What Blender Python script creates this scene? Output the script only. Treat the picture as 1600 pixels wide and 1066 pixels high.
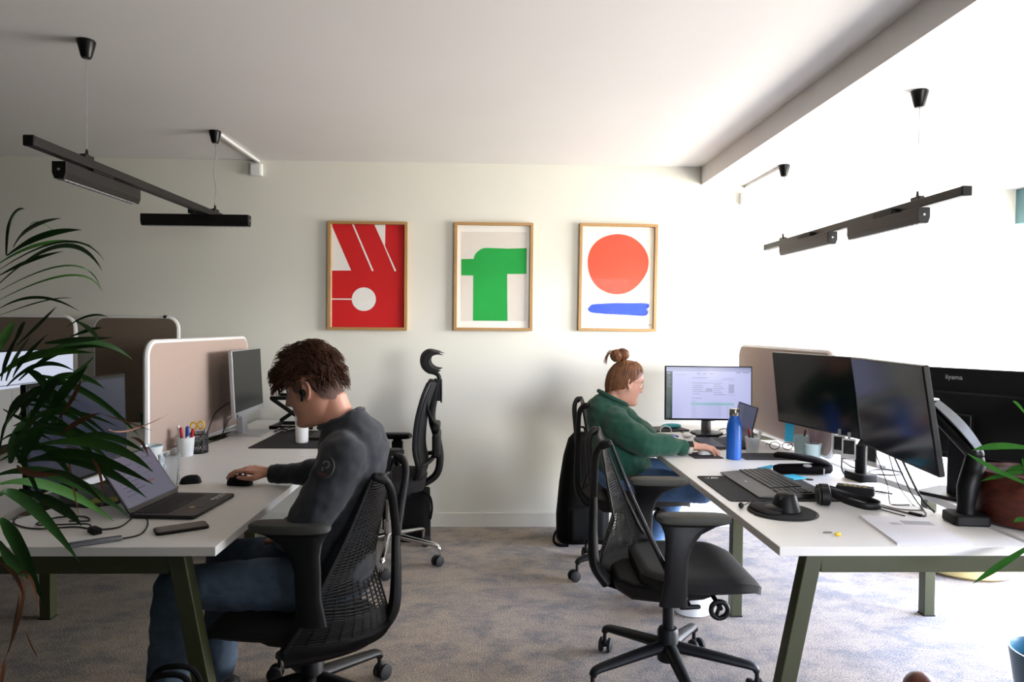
import bpy, bmesh, math, random
from mathutils import Vector, Matrix, Euler, noise
from math import pi, sin, cos, radians

for _o in list(bpy.data.objects):
    bpy.data.objects.remove(_o)
SC = bpy.context.scene
COL = SC.collection
V = Vector

# ------------------------------------------------------------------ camera
cam_data = bpy.data.cameras.new('camera')
cam_data.sensor_width = 36.0
cam_data.lens = 24.3
cam_data.clip_start = 0.05
cam = bpy.data.objects.new('camera', cam_data)
COL.objects.link(cam)
CAM_R = V((0.99952347, -0.02960933, 0.00872443))
CAM_U = V((-0.00806831, 0.022207, 0.99972084))
CAM_F = V((0.02979481, 0.99931483, -0.02195752))
_m = Matrix((CAM_R, CAM_U, -CAM_F)).transposed().to_4x4()
_m.translation = V((0, 0, 1.40))
cam.matrix_world = _m
SC.camera = cam

# ------------------------------------------------------------------ view, world and daylight
SC.view_settings.view_transform = 'Standard'
SC.view_settings.look = 'None'
SC.view_settings.gamma = 1.0
SC.view_settings.exposure = 0.15
SC.view_settings.use_curve_mapping = False
SC.cycles.max_bounces = 8
SC.cycles.diffuse_bounces = 3
SC.cycles.transparent_max_bounces = 16
SC.cycles.caustics_reflective = False
SC.cycles.caustics_refractive = False
SC.cycles.sample_clamp_indirect = 6.0

SKY = 64.0
w = bpy.data.worlds.new('daylight')
SC.world = w
w.use_nodes = True
nt = w.node_tree
nt.nodes.clear()
n_out = nt.nodes.new('ShaderNodeOutputWorld')
n_bg = nt.nodes.new('ShaderNodeBackground')
n_geo = nt.nodes.new('ShaderNodeTexCoord')
n_sep = nt.nodes.new('ShaderNodeSeparateXYZ')
n_map = nt.nodes.new('ShaderNodeMapRange')
n_rmp = nt.nodes.new('ShaderNodeValToRGB')
nt.links.new(n_geo.outputs['Generated'], n_sep.inputs[0])
nt.links.new(n_sep.outputs['Z'], n_map.inputs['Value'])
n_map.inputs['From Min'].default_value = -1
n_map.inputs['From Max'].default_value = 1
cr = n_rmp.color_ramp
# sky ramp: dim below, bright horizon band added to lift the walls, blue-grey above
cr.elements[0].position = 0.0
cr.elements[0].color = (0.30, 0.285, 0.26, 1)
cr.elements[1].position = 1.0
cr.elements[1].color = (0.20, 0.29, 0.52, 1)
for _p, _c in ((0.36, (0.30, 0.285, 0.26)), (0.44, (0.38, 0.365, 0.34)), (0.50, (0.62, 0.61, 0.59)), (0.56, (0.92, 0.93, 0.95)), (0.625, (0.40, 0.48, 0.70))):
    e = cr.elements.new(_p); e.color = _c + (1,)
nt.links.new(n_map.outputs[0], n_rmp.inputs[0])
nt.links.new(n_rmp.outputs[0], n_bg.inputs['Color'])
n_bg.inputs['Strength'].default_value = SKY
nt.links.new(n_bg.outputs[0], n_out.inputs[0])

def portal(name, loc, rot, sx, sy):
    l = bpy.data.lights.new(name, 'AREA')
    l.shape = 'RECTANGLE'
    l.size = sx
    l.size_y = sy
    l.cycles.is_portal = True
    o = bpy.data.objects.new(name, l)
    o.location = loc
    o.rotation_euler = rot
    COL.objects.link(o)
    return o
WIN_Y0, WIN_Y1, WIN_Z0, WIN_Z1 = 1.8, 4.785, 0.06, 2.15
WALL_X = 3.69
# portal of the tall window in the right wall (guides the sky's own light in)
portal('window_portal', (WALL_X + 0.14, (WIN_Y0 + WIN_Y1) / 2, (WIN_Z0 + WIN_Z1) / 2), (0, radians(90), 0), WIN_Z1 - WIN_Z0, WIN_Y1 - WIN_Y0)

# portal of the second window, in the bay behind the viewer
W2_X0, W2_X1, W2_Z0, W2_Z1, BAY_X, FRONT_Y, NEAR_Y = 1.70, 3.62, 0.95, 2.36, 1.40, -3.2, -0.60
portal('bay_window_portal', ((W2_X0 + W2_X1) / 2, FRONT_Y - 0.14, (W2_Z0 + W2_Z1) / 2), (radians(90), 0, 0), W2_X1 - W2_X0, W2_Z1 - W2_Z0)

# ------------------------------------------------------------------ materials
def lin(h):
    if not isinstance(h, str):
        return tuple(h)[:3] + (1,)
    h = h.lstrip('#')
    h = ''.join(q * 2 for q in h) if len(h) == 3 else h
    c = [int(h[i:i + 2], 16) / 255 for i in (0, 2, 4)]
    return tuple((x / 12.92 if x <= 0.04045 else ((x + 0.055) / 1.055) ** 2.4) for x in c) + (1,)

MATS = {}
def mat(name, col, rough=0.5, metal=0.0, var=0.06, scale=30.0, bump=0.0, bscale=None, spec=0.5, emit=None, estr=0.0, coat=0.0, stretch=None, sheen=0.0):
    if name in MATS:
        return MATS[name]
    m = bpy.data.materials.new(name)
    m.use_nodes = True
    nt = m.node_tree
    b = nt.nodes['Principled BSDF']
    c = lin(col)
    b.inputs['Roughness'].default_value = rough
    b.inputs['Metallic'].default_value = metal
    b.inputs['Specular IOR Level'].default_value = spec
    b.inputs['Coat Weight'].default_value = coat
    b.inputs['Sheen Weight'].default_value = sheen
    tc = nt.nodes.new('ShaderNodeTexCoord')
    src = tc.outputs['Object']
    if stretch:
        mp = nt.nodes.new('ShaderNodeMapping')
        mp.inputs['Scale'].default_value = stretch
        nt.links.new(src, mp.inputs[0])
        src = mp.outputs[0]
    nz = nt.nodes.new('ShaderNodeTexNoise')
    nz.inputs['Scale'].default_value = scale
    nz.inputs['Detail'].default_value = 4
    nt.links.new(src, nz.inputs['Vector'])
    rp = nt.nodes.new('ShaderNodeValToRGB')
    rp.color_ramp.elements[0].position = 0.3
    rp.color_ramp.elements[1].position = 0.7
    rp.color_ramp.elements[0].color = tuple(x * (1 - var) for x in c[:3]) + (1,)
    rp.color_ramp.elements[1].color = tuple(min(1, x * (1 + var)) for x in c[:3]) + (1,)
    nt.links.new(nz.outputs['Fac'], rp.inputs[0])
    nt.links.new(rp.outputs[0], b.inputs['Base Color'])
    if bump:
        nb = nt.nodes.new('ShaderNodeTexNoise')
        nb.inputs['Scale'].default_value = bscale or scale * 4
        nb.inputs['Detail'].default_value = 3
        nt.links.new(src, nb.inputs['Vector'])
        bp = nt.nodes.new('ShaderNodeBump')
        bp.inputs['Strength'].default_value = bump
        bp.inputs['Distance'].default_value = 0.004
        nt.links.new(nb.outputs['Fac'], bp.inputs['Height'])
        nt.links.new(bp.outputs[0], b.inputs['Normal'])
    if emit is not None:
        b.inputs['Emission Color'].default_value = lin(emit)
        b.inputs['Emission Strength'].default_value = estr
    MATS[name] = m
    return m

def glass_pane(name, tint=(1, 1, 1), rough=0.0, gloss=1.0):
    if name in MATS:
        return MATS[name]
    m = bpy.data.materials.new(name)
    m.use_nodes = True
    nt = m.node_tree
    nt.nodes.clear()
    o = nt.nodes.new('ShaderNodeOutputMaterial')
    mx = nt.nodes.new('ShaderNodeMixShader')
    t = nt.nodes.new('ShaderNodeBsdfTransparent')
    t.inputs[0].default_value = tuple(tint) + (1,)
    g = nt.nodes.new('ShaderNodeBsdfGlossy')
    g.inputs['Roughness'].default_value = rough
    lw = nt.nodes.new('ShaderNodeLayerWeight')   # Schlick reflectance of one glass face
    lw.inputs['Blend'].default_value = 0.5
    pw = nt.nodes.new('ShaderNodeMath')
    pw.operation = 'POWER'
    pw.inputs[1].default_value = 5.0
    nt.links.new(lw.outputs['Facing'], pw.inputs[0])
    mul = nt.nodes.new('ShaderNodeMath')
    mul.operation = 'MULTIPLY_ADD'
    mul.inputs[1].default_value = 0.9 * gloss
    mul.inputs[2].default_value = 0.03 * gloss
    nt.links.new(pw.outputs[0], mul.inputs[0])
    nt.links.new(mul.outputs[0], mx.inputs[0])
    nt.links.new(t.outputs[0], mx.inputs[1])
    nt.links.new(g.outputs[0], mx.inputs[2])
    nt.links.new(mx.outputs[0], o.inputs[0])
    MATS[name] = m
    return m

def carpet_material():
    m = bpy.data.materials.new('mottled_carpet')
    m.use_nodes = True
    nt = m.node_tree
    b = nt.nodes['Principled BSDF']
    b.inputs['Roughness'].default_value = 0.95
    b.inputs['Specular IOR Level'].default_value = 0.1
    b.inputs['Sheen Weight'].default_value = 0.15
    tc = nt.nodes.new('ShaderNodeTexCoord')
    mp = nt.nodes.new('ShaderNodeMapping')
    mp.inputs['Scale'].default_value = (1.0, 1.35, 1)
    nt.links.new(tc.outputs['Object'], mp.inputs[0])
    n1 = nt.nodes.new('ShaderNodeTexNoise')
    n1.inputs['Scale'].default_value = 5.2
    n1.inputs['Detail'].default_value = 12
    n1.inputs['Roughness'].default_value = 0.72
    n1.inputs['Distortion'].default_value = 0.25
    nt.links.new(mp.outputs[0], n1.inputs['Vector'])
    r1 = nt.nodes.new('ShaderNodeValToRGB')
    r1.color_ramp.elements[0].position = 0.40
    r1.color_ramp.elements[0].color = lin('#7a736f')
    r1.color_ramp.elements[1].position = 0.57
    r1.color_ramp.elements[1].color = lin('#a29280')
    x = r1.color_ramp.elements.new(0.475); x.color = lin('#918478')
    nt.links.new(n1.outputs['Fac'], r1.inputs[0])
    n2 = nt.nodes.new('ShaderNodeTexNoise')
    n2.inputs['Scale'].default_value = 150
    n2.inputs['Detail'].default_value = 2
    nt.links.new(tc.outputs['Object'], n2.inputs['Vector'])
    r2 = nt.nodes.new('ShaderNodeValToRGB')
    r2.color_ramp.elements[0].position = 0.35
    r2.color_ramp.elements[0].color = (0.42, 0.42, 0.42, 1)
    r2.color_ramp.elements[1].position = 0.65
    r2.color_ramp.elements[1].color = (1.4, 1.4, 1.4, 1)
    nt.links.new(n2.outputs['Fac'], r2.inputs[0])
    mx = nt.nodes.new('ShaderNodeMix')
    mx.data_type = 'RGBA'
    mx.blend_type = 'MULTIPLY'
    mx.inputs[0].default_value = 0.75
    nt.links.new(r1.outputs[0], mx.inputs[6])
    nt.links.new(r2.outputs[0], mx.inputs[7])
    nt.links.new(mx.outputs[2], b.inputs['Base Color'])
    bp = nt.nodes.new('ShaderNodeBump')
    bp.inputs['Strength'].default_value = 0.6
    bp.inputs['Distance'].default_value = 0.004
    nt.links.new(n2.outputs['Fac'], bp.inputs['Height'])
    nt.links.new(bp.outputs[0], b.inputs['Normal'])
    return m

BLACK = mat('black_plastic', '#080809', 0.48, bump=0.05, scale=60, spec=0.22)
SOFTBLACK = mat('matt_black_plastic', '#09090a', 0.6, bump=0.05, scale=60, spec=0.25)
GLOSSBLACK = mat('gloss_black', '#0a0a0b', 0.3, scale=40, spec=0.25)
RUBBER = mat('black_rubber', '#0c0c0d', 0.7, bump=0.1)
DARKMETAL = mat('black_lacquered_metal', '#0e0d0c', 0.45, scale=80, spec=0.3)
WHITELAM = mat('white_laminate', '#dedcd8', 0.38, var=0.015, scale=8, bump=0.01, bscale=300)
OLIVE = mat('olive_green_lacquer', '#3b3e24', 0.45, var=0.03, scale=20)
CHROME = mat('chrome', '#d8d8da', 0.14, 1.0, var=0.02)
SILVER = mat('silver_plastic', '#b4b6ba', 0.35, 0.6, var=0.02)
WHITEPL = mat('white_plastic', '#e4e4e2', 0.4, var=0.02)
CABLE = mat('black_cable_sheath', '#0f0f11', 0.55)
GREYCABLE = mat('grey_cable_sheath', '#8f8f90', 0.55)
SCREENOFF = mat('dark_screen', '#08090b', 0.16, spec=0.35, scale=5)

# ------------------------------------------------------------------ mesh building
class MB:
    def __init__(s):
        s.v = []; s.f = []; s.mi = []; s.m = 0
    def add(s, vs, fs, M=None):
        o = len(s.v)
        for p in vs:
            p = V(p)
            s.v.append(M @ p if M is not None else p)
        for f in fs:
            s.f.append([i + o for i in f]); s.mi.append(s.m)
        return s
    def box(s, c, d, M=None):
        x, y, z = c; a, b, h = d[0] / 2, d[1] / 2, d[2] / 2
        vs = [(x + i * a, y + j * b, z + k * h) for k in (-1, 1) for j in (-1, 1) for i in (-1, 1)]
        return s.add(vs, [(0, 2, 3, 1), (4, 5, 7, 6), (0, 1, 5, 4), (2, 6, 7, 3), (0, 4, 6, 2), (1, 3, 7, 5)], M)
    def loft(s, rings, closed=True, cap=True, M=None, loop=False):
        n = len(rings[0]); vs = [p for r in rings for p in r]; fs = []
        m = len(rings)
        for i in range(m if loop else m - 1):
            j2 = (i + 1) % m
            for j in range(n if closed else n - 1):
                k = (j + 1) % n
                fs.append((i * n + j, i * n + k, j2 * n + k, j2 * n + j))
        if cap and closed and not loop:
            fs.append(tuple(range(n - 1, -1, -1)))
            fs.append(tuple((m - 1) * n + j for j in range(n)))
        return s.add(vs, fs, M)
    def tube(s, pts, r, n=8, loop=False, M=None, flat=None, up=None):
        pts = [V(p) for p in pts]; m = len(pts); rings = []
        rs = r if isinstance(r, (list, tuple)) else [r] * m
        prev = None
        for i in range(m):
            if loop:
                t = pts[(i + 1) % m] - pts[i - 1]
            else:
                t = pts[min(i + 1, m - 1)] - pts[max(i - 1, 0)]
            if t.length < 1e-9:
                t = V((0, 0, 1))
            t.normalize()
            if prev is None:
                a = V(up) if up is not None else (V((0, 0, 1)) if abs(t.z) < 0.9 else V((1, 0, 0)))
            else:
                a = prev
            u = a - t * a.dot(t)
            if u.length < 1e-6:
                u = t.orthogonal()
            u.normalize(); prev = u; v = t.cross(u)
            fu, fv = flat if flat else (1, 1)
            rings.append([pts[i] + (u * cos(2 * pi * k / n) * fu + v * sin(2 * pi * k / n) * fv) * rs[i] for k in range(n)])
        return s.loft(rings, M=M, loop=loop)
    def cyl(s, p0, p1, r0, r1=None, n=20, M=None):
        return s.tube([p0, p1], [r0, r0 if r1 is None else r1], n, M=M)
    def capsule(s, p0, p1, r0, r1=None, n=14, M=None, flat=None, up=None):
        p0 = V(p0); p1 = V(p1); r1 = r0 if r1 is None else r1
        d = p1 - p0; L = d.length; d = d / L if L > 1e-9 else V((0, 0, 1))
        pts = []; rs = []
        for k in range(0, 5):
            a = k / 5 * pi / 2
            pts.append(p0 - d * r0 * cos(a)); rs.append(max(r0 * sin(a), 1e-4))
        pts.append(p0); rs.append(r0); pts.append(p1); rs.append(r1)
        for k in range(4, -1, -1):
            a = k / 5 * pi / 2
            pts.append(p1 + d * r1 * cos(a)); rs.append(max(r1 * sin(a), 1e-4))
        return s.tube(pts, rs, n, M=M, flat=flat, up=up)
    def chain(s, pts, rs, n=14):
        for i in range(len(pts) - 1):
            s.capsule(pts[i], pts[i + 1], rs[i], rs[i + 1], n)
        return s
    def lathe(s, prof, n=28, c=(0, 0, 0), M=None, cap=True):
        c = V(c)
        rings = [[c + V((max(r, 1e-4) * cos(2 * pi * k / n), max(r, 1e-4) * sin(2 * pi * k / n), z)) for k in range(n)] for r, z in prof]
        return s.loft(rings, cap=cap, M=M)
    def prism(s, poly, z0, z1, M=None):
        n = len(poly)
        vs = [(x, y, z0) for x, y in poly] + [(x, y, z1) for x, y in poly]
        fs = [tuple(range(n - 1, -1, -1)), tuple(range(n, 2 * n))] + [(i, (i + 1) % n, n + (i + 1) % n, n + i) for i in range(n)]
        return s.add(vs, fs, M)
    def ell(s, c, r, M=None, nu=20, nv=12):
        c = V(c); rings = []
        for i in range(nv + 1):
            a = -pi / 2 + pi * i / nv; q = max(cos(a), 1e-3)
            rings.append([c + V((r[0] * q * cos(2 * pi * k / nu), r[1] * q * sin(2 * pi * k / nu), r[2] * sin(a))) for k in range(nu)])
        return s.loft(rings, M=M)
    def poly(s, pts, M=None):
        return s.add(pts, [tuple(range(len(pts)))], M)

def mesh_of(mb, name, mats, smooth=True, ang=38):
    me = bpy.data.meshes.new(name)
    me.from_pydata([tuple(p) for p in mb.v], [], mb.f)
    if not isinstance(mats, (list, tuple)):
        mats = [mats]
    for m in mats:
        me.materials.append(m)
    me.polygons.foreach_set('material_index', mb.mi)
    bm = bmesh.new(); bm.from_mesh(me)
    bmesh.ops.recalc_face_normals(bm, faces=bm.faces)
    bm.to_mesh(me); bm.free()
    if smooth:
        me.polygons.foreach_set('use_smooth', [True] * len(me.polygons))
        me.set_sharp_from_angle(angle=radians(ang))
    me.update()
    return me

def bake(o):
    dg = bpy.context.evaluated_depsgraph_get()
    dg.update()
    me = bpy.data.meshes.new_from_object(o.evaluated_get(dg))
    old = o.data
    o.modifiers.clear()
    o.data = me
    bpy.data.meshes.remove(old)

def build(name, mb, mats, parent=None, loc=None, rz=0.0, smooth=True, ang=38, bevel=0.0, segs=2, sub=0, vox=0.0, relax=0, relaxf=0.5):
    """links ONE mesh object; loc is where its own frame sits"""
    me = mesh_of(mb, name, mats, smooth, ang)
    o = bpy.data.objects.new(name, me)
    COL.objects.link(o)
    if bevel:
        b = o.modifiers.new('edge', 'BEVEL'); b.width = bevel; b.segments = segs; b.limit_method = 'ANGLE'; b.angle_limit = radians(40)
    if sub:
        b = o.modifiers.new('round', 'SUBSURF'); b.levels = sub; b.render_levels = sub
    if vox:
        b = o.modifiers.new('skin', 'REMESH'); b.mode = 'VOXEL'; b.voxel_size = vox; b.use_smooth_shade = True
        if relax:
            c = o.modifiers.new('relax', 'SMOOTH'); c.iterations = relax; c.factor = relaxf
    if o.modifiers:
        bake(o)
        if vox:
            o.data.polygons.foreach_set('use_smooth', [True] * len(o.data.polygons))
    if parent is not None:
        o.parent = parent
    if loc is not None:
        o.location = loc
    o.rotation_euler = (0, 0, rz)
    return o

def tag(o, label, cat, group=None):
    o['label'] = label; o['category'] = cat
    if group:
        o['group'] = group
    return o

def thing(name, label, cat, loc=(0, 0, 0), rz=0.0, group=None):
    o = bpy.data.objects.new(name, None)
    o.empty_display_size = 0.05
    COL.objects.link(o)
    o.location = loc
    o.rotation_euler = (0, 0, rz)
    return tag(o, label, cat, group)

def structure(name, mb, m, **k):
    o = build(name, mb, m, **k)
    o['kind'] = 'structure'
    return o

def dup(root, loc, rz, label, group=None):
    r = root.copy(); COL.objects.link(r)
    r.location = loc; r.rotation_euler = (0, 0, rz); r['label'] = label
    if group:
        r['group'] = group
    for ch in list(root.children):
        c = ch.copy(); COL.objects.link(c); c.parent = r
        for g in list(ch.children):
            d = g.copy(); COL.objects.link(d); d.parent = c
    return r

def smoothpath(pts, k=6, loop=False):
    pts = [V(p) for p in pts]; out = []; n = len(pts)
    for i in range(n if loop else n - 1):
        p0 = pts[(i - 1) % n] if loop else pts[max(i - 1, 0)]
        p1 = pts[i]; p2 = pts[(i + 1) % n]
        p3 = pts[(i + 2) % n] if loop else pts[min(i + 2, n - 1)]
        for j in range(k):
            t = j / k
            out.append(0.5 * ((2 * p1) + (p2 - p0) * t + (2 * p0 - 5 * p1 + 4 * p2 - p3) * t * t + (3 * p1 - p0 - 3 * p2 + p3) * t ** 3))
    if not loop:
        out.append(pts[-1])
    return out

def rrect(w, h, r, n=5, cx=0, cy=0):
    out = []
    for sx, sy, a0 in ((1, 1, 0), (-1, 1, 90), (-1, -1, 180), (1, -1, 270)):
        for k in range(n + 1):
            a = radians(a0 + 90 * k / n)
            out.append((cx + sx * (w / 2 - r) + r * cos(a), cy + sy * (h / 2 - r) + r * sin(a)))
    return out

def lettering(name, body, size, m, parent, loc, rot, extrude=0.0006):
    c = bpy.data.curves.new(name, 'FONT')
    c.body = body; c.size = size; c.extrude = extrude; c.align_x = 'CENTER'; c.align_y = 'CENTER'
    c.materials.append(m)
    tmp = bpy.data.objects.new(name, c)
    COL.objects.link(tmp)
    dg = bpy.context.evaluated_depsgraph_get(); dg.update()
    me = bpy.data.meshes.new_from_object(tmp.evaluated_get(dg))
    bpy.data.objects.remove(tmp)
    if not me.materials:
        me.materials.append(m)
    o = bpy.data.objects.new(name, me)
    COL.objects.link(o)
    o.parent = parent
    o.location = loc; o.rotation_euler = rot
    return o

def frame_M(o, x, y, z):
    """matrix with given axes as columns"""
    m = Matrix((V(x), V(y), V(z))).transposed().to_4x4()
    m.translation = V(o)
    return m
# ================================================================== the room
BACK_Y, LEFT_X, CEIL = 4.79, -7.0, 2.515
WALLP = mat('warm_white_wall_paint', '#dedcd1', 0.75, var=0.012, scale=3, bump=0.06, bscale=220, spec=0.2)
DIMWALL = mat('bounce_cutting_dark_green', '#2a302c', 0.8, var=0.02, scale=3, bump=0.05, bscale=220, spec=0.2)  # dark colour given to unseen walls to cut bounced light
CEILP = mat('white_ceiling_paint', '#e2dfdd', 0.85, var=0.01, scale=2, bump=0.05, bscale=180, spec=0.15)
TEAL = mat('teal_wall_paint', '#54767c', 0.7, var=0.02, scale=4)
CARPET = carpet_material()

def slab(name, x0, x1, y0, y1, z0, z1, m, **k):
    c = ((x0 + x1) / 2, (y0 + y1) / 2, (z0 + z1) / 2)
    return structure(name, MB().box((0, 0, 0), (x1 - x0, y1 - y0, z1 - z0)), m, loc=c, smooth=False, **k)

slab('floor', LEFT_X - 0.2, WALL_X + 0.2, FRONT_Y - 0.2, BACK_Y + 0.2, -0.12, 0.0, CARPET)
slab('ceiling', LEFT_X - 0.2, WALL_X + 0.2, FRONT_Y - 0.2, BACK_Y + 0.2, CEIL, CEIL + 0.15, CEILP)
slab('trim_1', 1.452, WALL_X, FRONT_Y, BACK_Y, 2.392, CEIL, CEILP)
slab('wall_back', LEFT_X, WALL_X, BACK_Y, BACK_Y + 0.2, 0, CEIL, WALLP)
slab('wall_left', LEFT_X - 0.2, LEFT_X, FRONT_Y, BACK_Y + 0.2, 0, CEIL, DIMWALL)
slab('wall_front_blocker', LEFT_X, BAY_X, NEAR_Y - 0.15, NEAR_Y, 0, CEIL, DIMWALL)  # unseen wall added to keep the bay's daylight off the left side
slab('wall_bay_blocker', BAY_X - 0.15, BAY_X, FRONT_Y, NEAR_Y - 0.15, 0, CEIL, DIMWALL)  # added with it, so the bay light enters only on the right
mb = MB()
for x0, x1, z0, z1 in ((BAY_X - 0.15, W2_X0, 0, CEIL), (W2_X1, WALL_X, 0, CEIL), (W2_X0, W2_X1, 0, W2_Z0), (W2_X0, W2_X1, W2_Z1, CEIL)):
    mb.box(((x0 + x1) / 2, -0.1, (z0 + z1) / 2), (x1 - x0, 0.2, z1 - z0))
structure('wall_bay_end', mb, DIMWALL, loc=(0, FRONT_Y, 0), smooth=False)
mb = MB()
for x in (W2_X0 + 0.03, (W2_X0 + W2_X1) / 2, W2_X1 - 0.03):
    mb.box((x, -0.12, (W2_Z0 + W2_Z1) / 2), (0.055, 0.06, W2_Z1 - W2_Z0))
for z in (W2_Z0 + 0.03, W2_Z1 - 0.03):
    mb.box(((W2_X0 + W2_X1) / 2, -0.12, z), (W2_X1 - W2_X0, 0.06, 0.055))
win2 = structure('window_2', mb, WHITEPL, loc=(0, FRONT_Y, 0), smooth=False)
build('glazing', MB().box(((W2_X0 + W2_X1) / 2, -0.12, (W2_Z0 + W2_Z1) / 2), (W2_X1 - W2_X0 - 0.1, 0.006, W2_Z1 - W2_Z0 - 0.1)), glass_pane('window_glass', gloss=0.8), win2, smooth=False)
slab('baseboard_back', LEFT_X, WALL_X, BACK_Y - 0.014, BACK_Y, 0, 0.098, mat('baseboard_paint', '#d6d3c8', 0.5, var=0.01), bevel=0.003)
# right wall: lintel, low sill and end piers around the long window
mb = MB()
T = 0.26
mb.box((T / 2, (FRONT_Y + BACK_Y) / 2, (WIN_Z1 + CEIL) / 2), (T, BACK_Y - FRONT_Y, CEIL - WIN_Z1))
mb.box((T / 2, (FRONT_Y + BACK_Y) / 2, WIN_Z0 / 2), (T, BACK_Y - FRONT_Y, WIN_Z0))
mb.box((T / 2, (FRONT_Y + WIN_Y0) / 2, (WIN_Z0 + WIN_Z1) / 2), (T, WIN_Y0 - FRONT_Y, WIN_Z1 - WIN_Z0))
mb.box((T / 2, (WIN_Y1 + BACK_Y) / 2, (WIN_Z0 + WIN_Z1) / 2), (T, BACK_Y - WIN_Y1, WIN_Z1 - WIN_Z0))
mb.mi = [0] * 6 + [1] * 18
structure('wall_right', mb, [TEAL, WALLP], loc=(WALL_X, 0, 0), smooth=False)
mb = MB()
fy = [WIN_Y0 + 0.03, WIN_Y0 + 1.48, WIN_Y1 - 0.03]
for y in fy:
    mb.box((0.14, y, (WIN_Z0 + WIN_Z1) / 2), (0.06, 0.055, WIN_Z1 - WIN_Z0))
for z in (WIN_Z0 + 0.03, WIN_Z1 - 0.03):
    mb.box((0.14, (WIN_Y0 + WIN_Y1) / 2, z), (0.06, WIN_Y1 - WIN_Y0, 0.055))
win = structure('window_1', mb, WHITEPL, loc=(WALL_X, 0, 0), smooth=False)
g = MB().box((0.14, (WIN_Y0 + WIN_Y1) / 2, (WIN_Z0 + WIN_Z1) / 2), (0.006, WIN_Y1 - WIN_Y0 - 0.1, WIN_Z1 - WIN_Z0 - 0.1))
build('glazing', g, glass_pane('window_glass', gloss=0.8), win, smooth=False)

# ================================================================== pendant track lights
def pendant(label, x, z_top, ys, z, y0, y1, heads):
    t = thing('pendant_track_light', label, 'lamp', (x, (y0 + y1) / 2, z_top), 0, 'pendant track lights over the desks')
    oy = (y0 + y1) / 2
    for i, yc in enumerate(ys):
        build('ceiling_canopy', MB().lathe([(0.031, 0), (0.034, -0.004), (0.033, -0.012), (0.021, -0.062), (0.017, -0.070), (0.004, -0.071)], 24), GLOSSBLACK, t, (0, yc - oy, 0))
        wob = 0.006 if i == 1 else 0.0
        pts = [(wob * sin(k * 1.1), 0, -0.07 - k * (z_top - z - 0.075 - 0.02) / 10) for k in range(11)]
        c = build('suspension_cable', MB().tube(pts, 0.0016 if i == 0 else 0.0026, 6), GREYCABLE, t, (0, yc - oy, 0))
        build('cable_gripper', MB().box((0, 0, 0.012), (0.026, 0.06, 0.018)).cyl((0, 0, 0.02), (0, 0, 0.045), 0.007, 0.004, 10), DARKMETAL, t, (0, yc - oy, z - z_top + 0.012), bevel=0.003)
    b = MB().box((0, 0, 0), (0.036, y1 - y0, 0.036))
    build('track', b, DARKMETAL, t, (0, 0, z - z_top), bevel=0.003)
    for s in (-1, 1):
        build('track_end_cap', MB().box((0, s * ((y1 - y0) / 2 + 0.004), 0), (0.038, 0.012, 0.038)), SOFTBLACK, t, (0, 0, z - z_top), bevel=0.003)
    for (hy, hx, L, rz, drop) in heads:
        h = MB()
        prof = [(-0.026, 0.03), (0.026, 0.03), (0.026, -0.012), (0.018, -0.034), (-0.018, -0.034), (-0.026, -0.012)]
        h.loft([[V((a, s * L / 2, c)) for a, c in prof] for s in (-1, 1)])
        R = Matrix.Rotation(rz, 4, 'Z')
        hd = build('lamp_head', MB().add(h.v, h.f, R), DARKMETAL, t, (hx, hy - oy, z - z_top - 0.05 - drop), smooth=False, bevel=0.002)
        a = MB().box((0, 0, 0.043), (0.03, 0.15, 0.028)).cyl((0, 0, 0.03), (0, 0, 0.062), 0.012, n=14)
        build('track_adapter', MB().add(a.v, a.f), SOFTBLACK, hd, (0, 0, drop * 0.5), bevel=0.002)
        l = MB()
        l.m = 0
        l.box((0, 0, -0.0345), (0.026, L - 0.03, 0.003))
        l.m = 1
        k = -L / 2 + 0.03
        while k < L / 2 - 0.02:
            l.box((0, k, -0.0365), (0.018, 0.02, 0.002)); k += 0.035
        build('light_slot', MB().add(l.v, l.f, R), [SILVER], hd, smooth=False)
        for s in (-1, 1):
            sc = MB().cyl((0, s * L / 2, 0.0), (0, s * (L / 2 + 0.002), 0.0), 0.005, n=10)
            build('end_screw', MB().add(sc.v, sc.f, R), SILVER, hd)
    return t
pendant('black pendant track light over the left desks, one of its two lamp heads turned crosswise', -1.612, CEIL, (2.81, 4.085), 2.03, 2.47, 4.22,
        [(2.905, 0.0, 0.55, 0.0, 0.012), (3.98, -0.065, 0.60, radians(90), -0.004)])
pendant('black pendant track light hung from the lowered ceiling over the right desks', 1.772, 2.392, (2.845, 4.176), 1.92, 2.55, 4.42,
        [(3.03, -0.03, 0.56, 0.0, 0.006), (3.80, -0.03, 0.60, 0.0, 0.002)])
for nm, x, zc, y0 in (('left', -1.6, CEIL, 4.12), ('right', 1.765, 2.392, 4.21)):
    m = MB().box((0, (y0 + BACK_Y) / 2 - BACK_Y, -0.009), (0.022, BACK_Y - y0, 0.018))
    o = build('cable_conduit', m, WHITEPL, None, (x, BACK_Y, zc), bevel=0.003)
    tag(o, 'white cable conduit on the %sceiling from lamp canopy to back wall' % ('' if nm == 'left' else 'lowered '), 'conduit')
for x, z, lb in ((-1.606, 2.446, 'square white wall box below the cable conduit of the left pendant light'), (1.76, 2.295, 'square white wall box below the cable conduit on lowered ceiling')):
    t = thing('junction_box', lb, 'switch', (x, BACK_Y, z))
    build('box', MB().box((0, -0.018, 0), (0.082, 0.036, 0.082)), WHITEPL, t, bevel=0.005)
    build('cover_plate', MB().box((0, -0.039, 0), (0.064, 0.006, 0.064)), WHITEPL, t, bevel=0.003)

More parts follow.
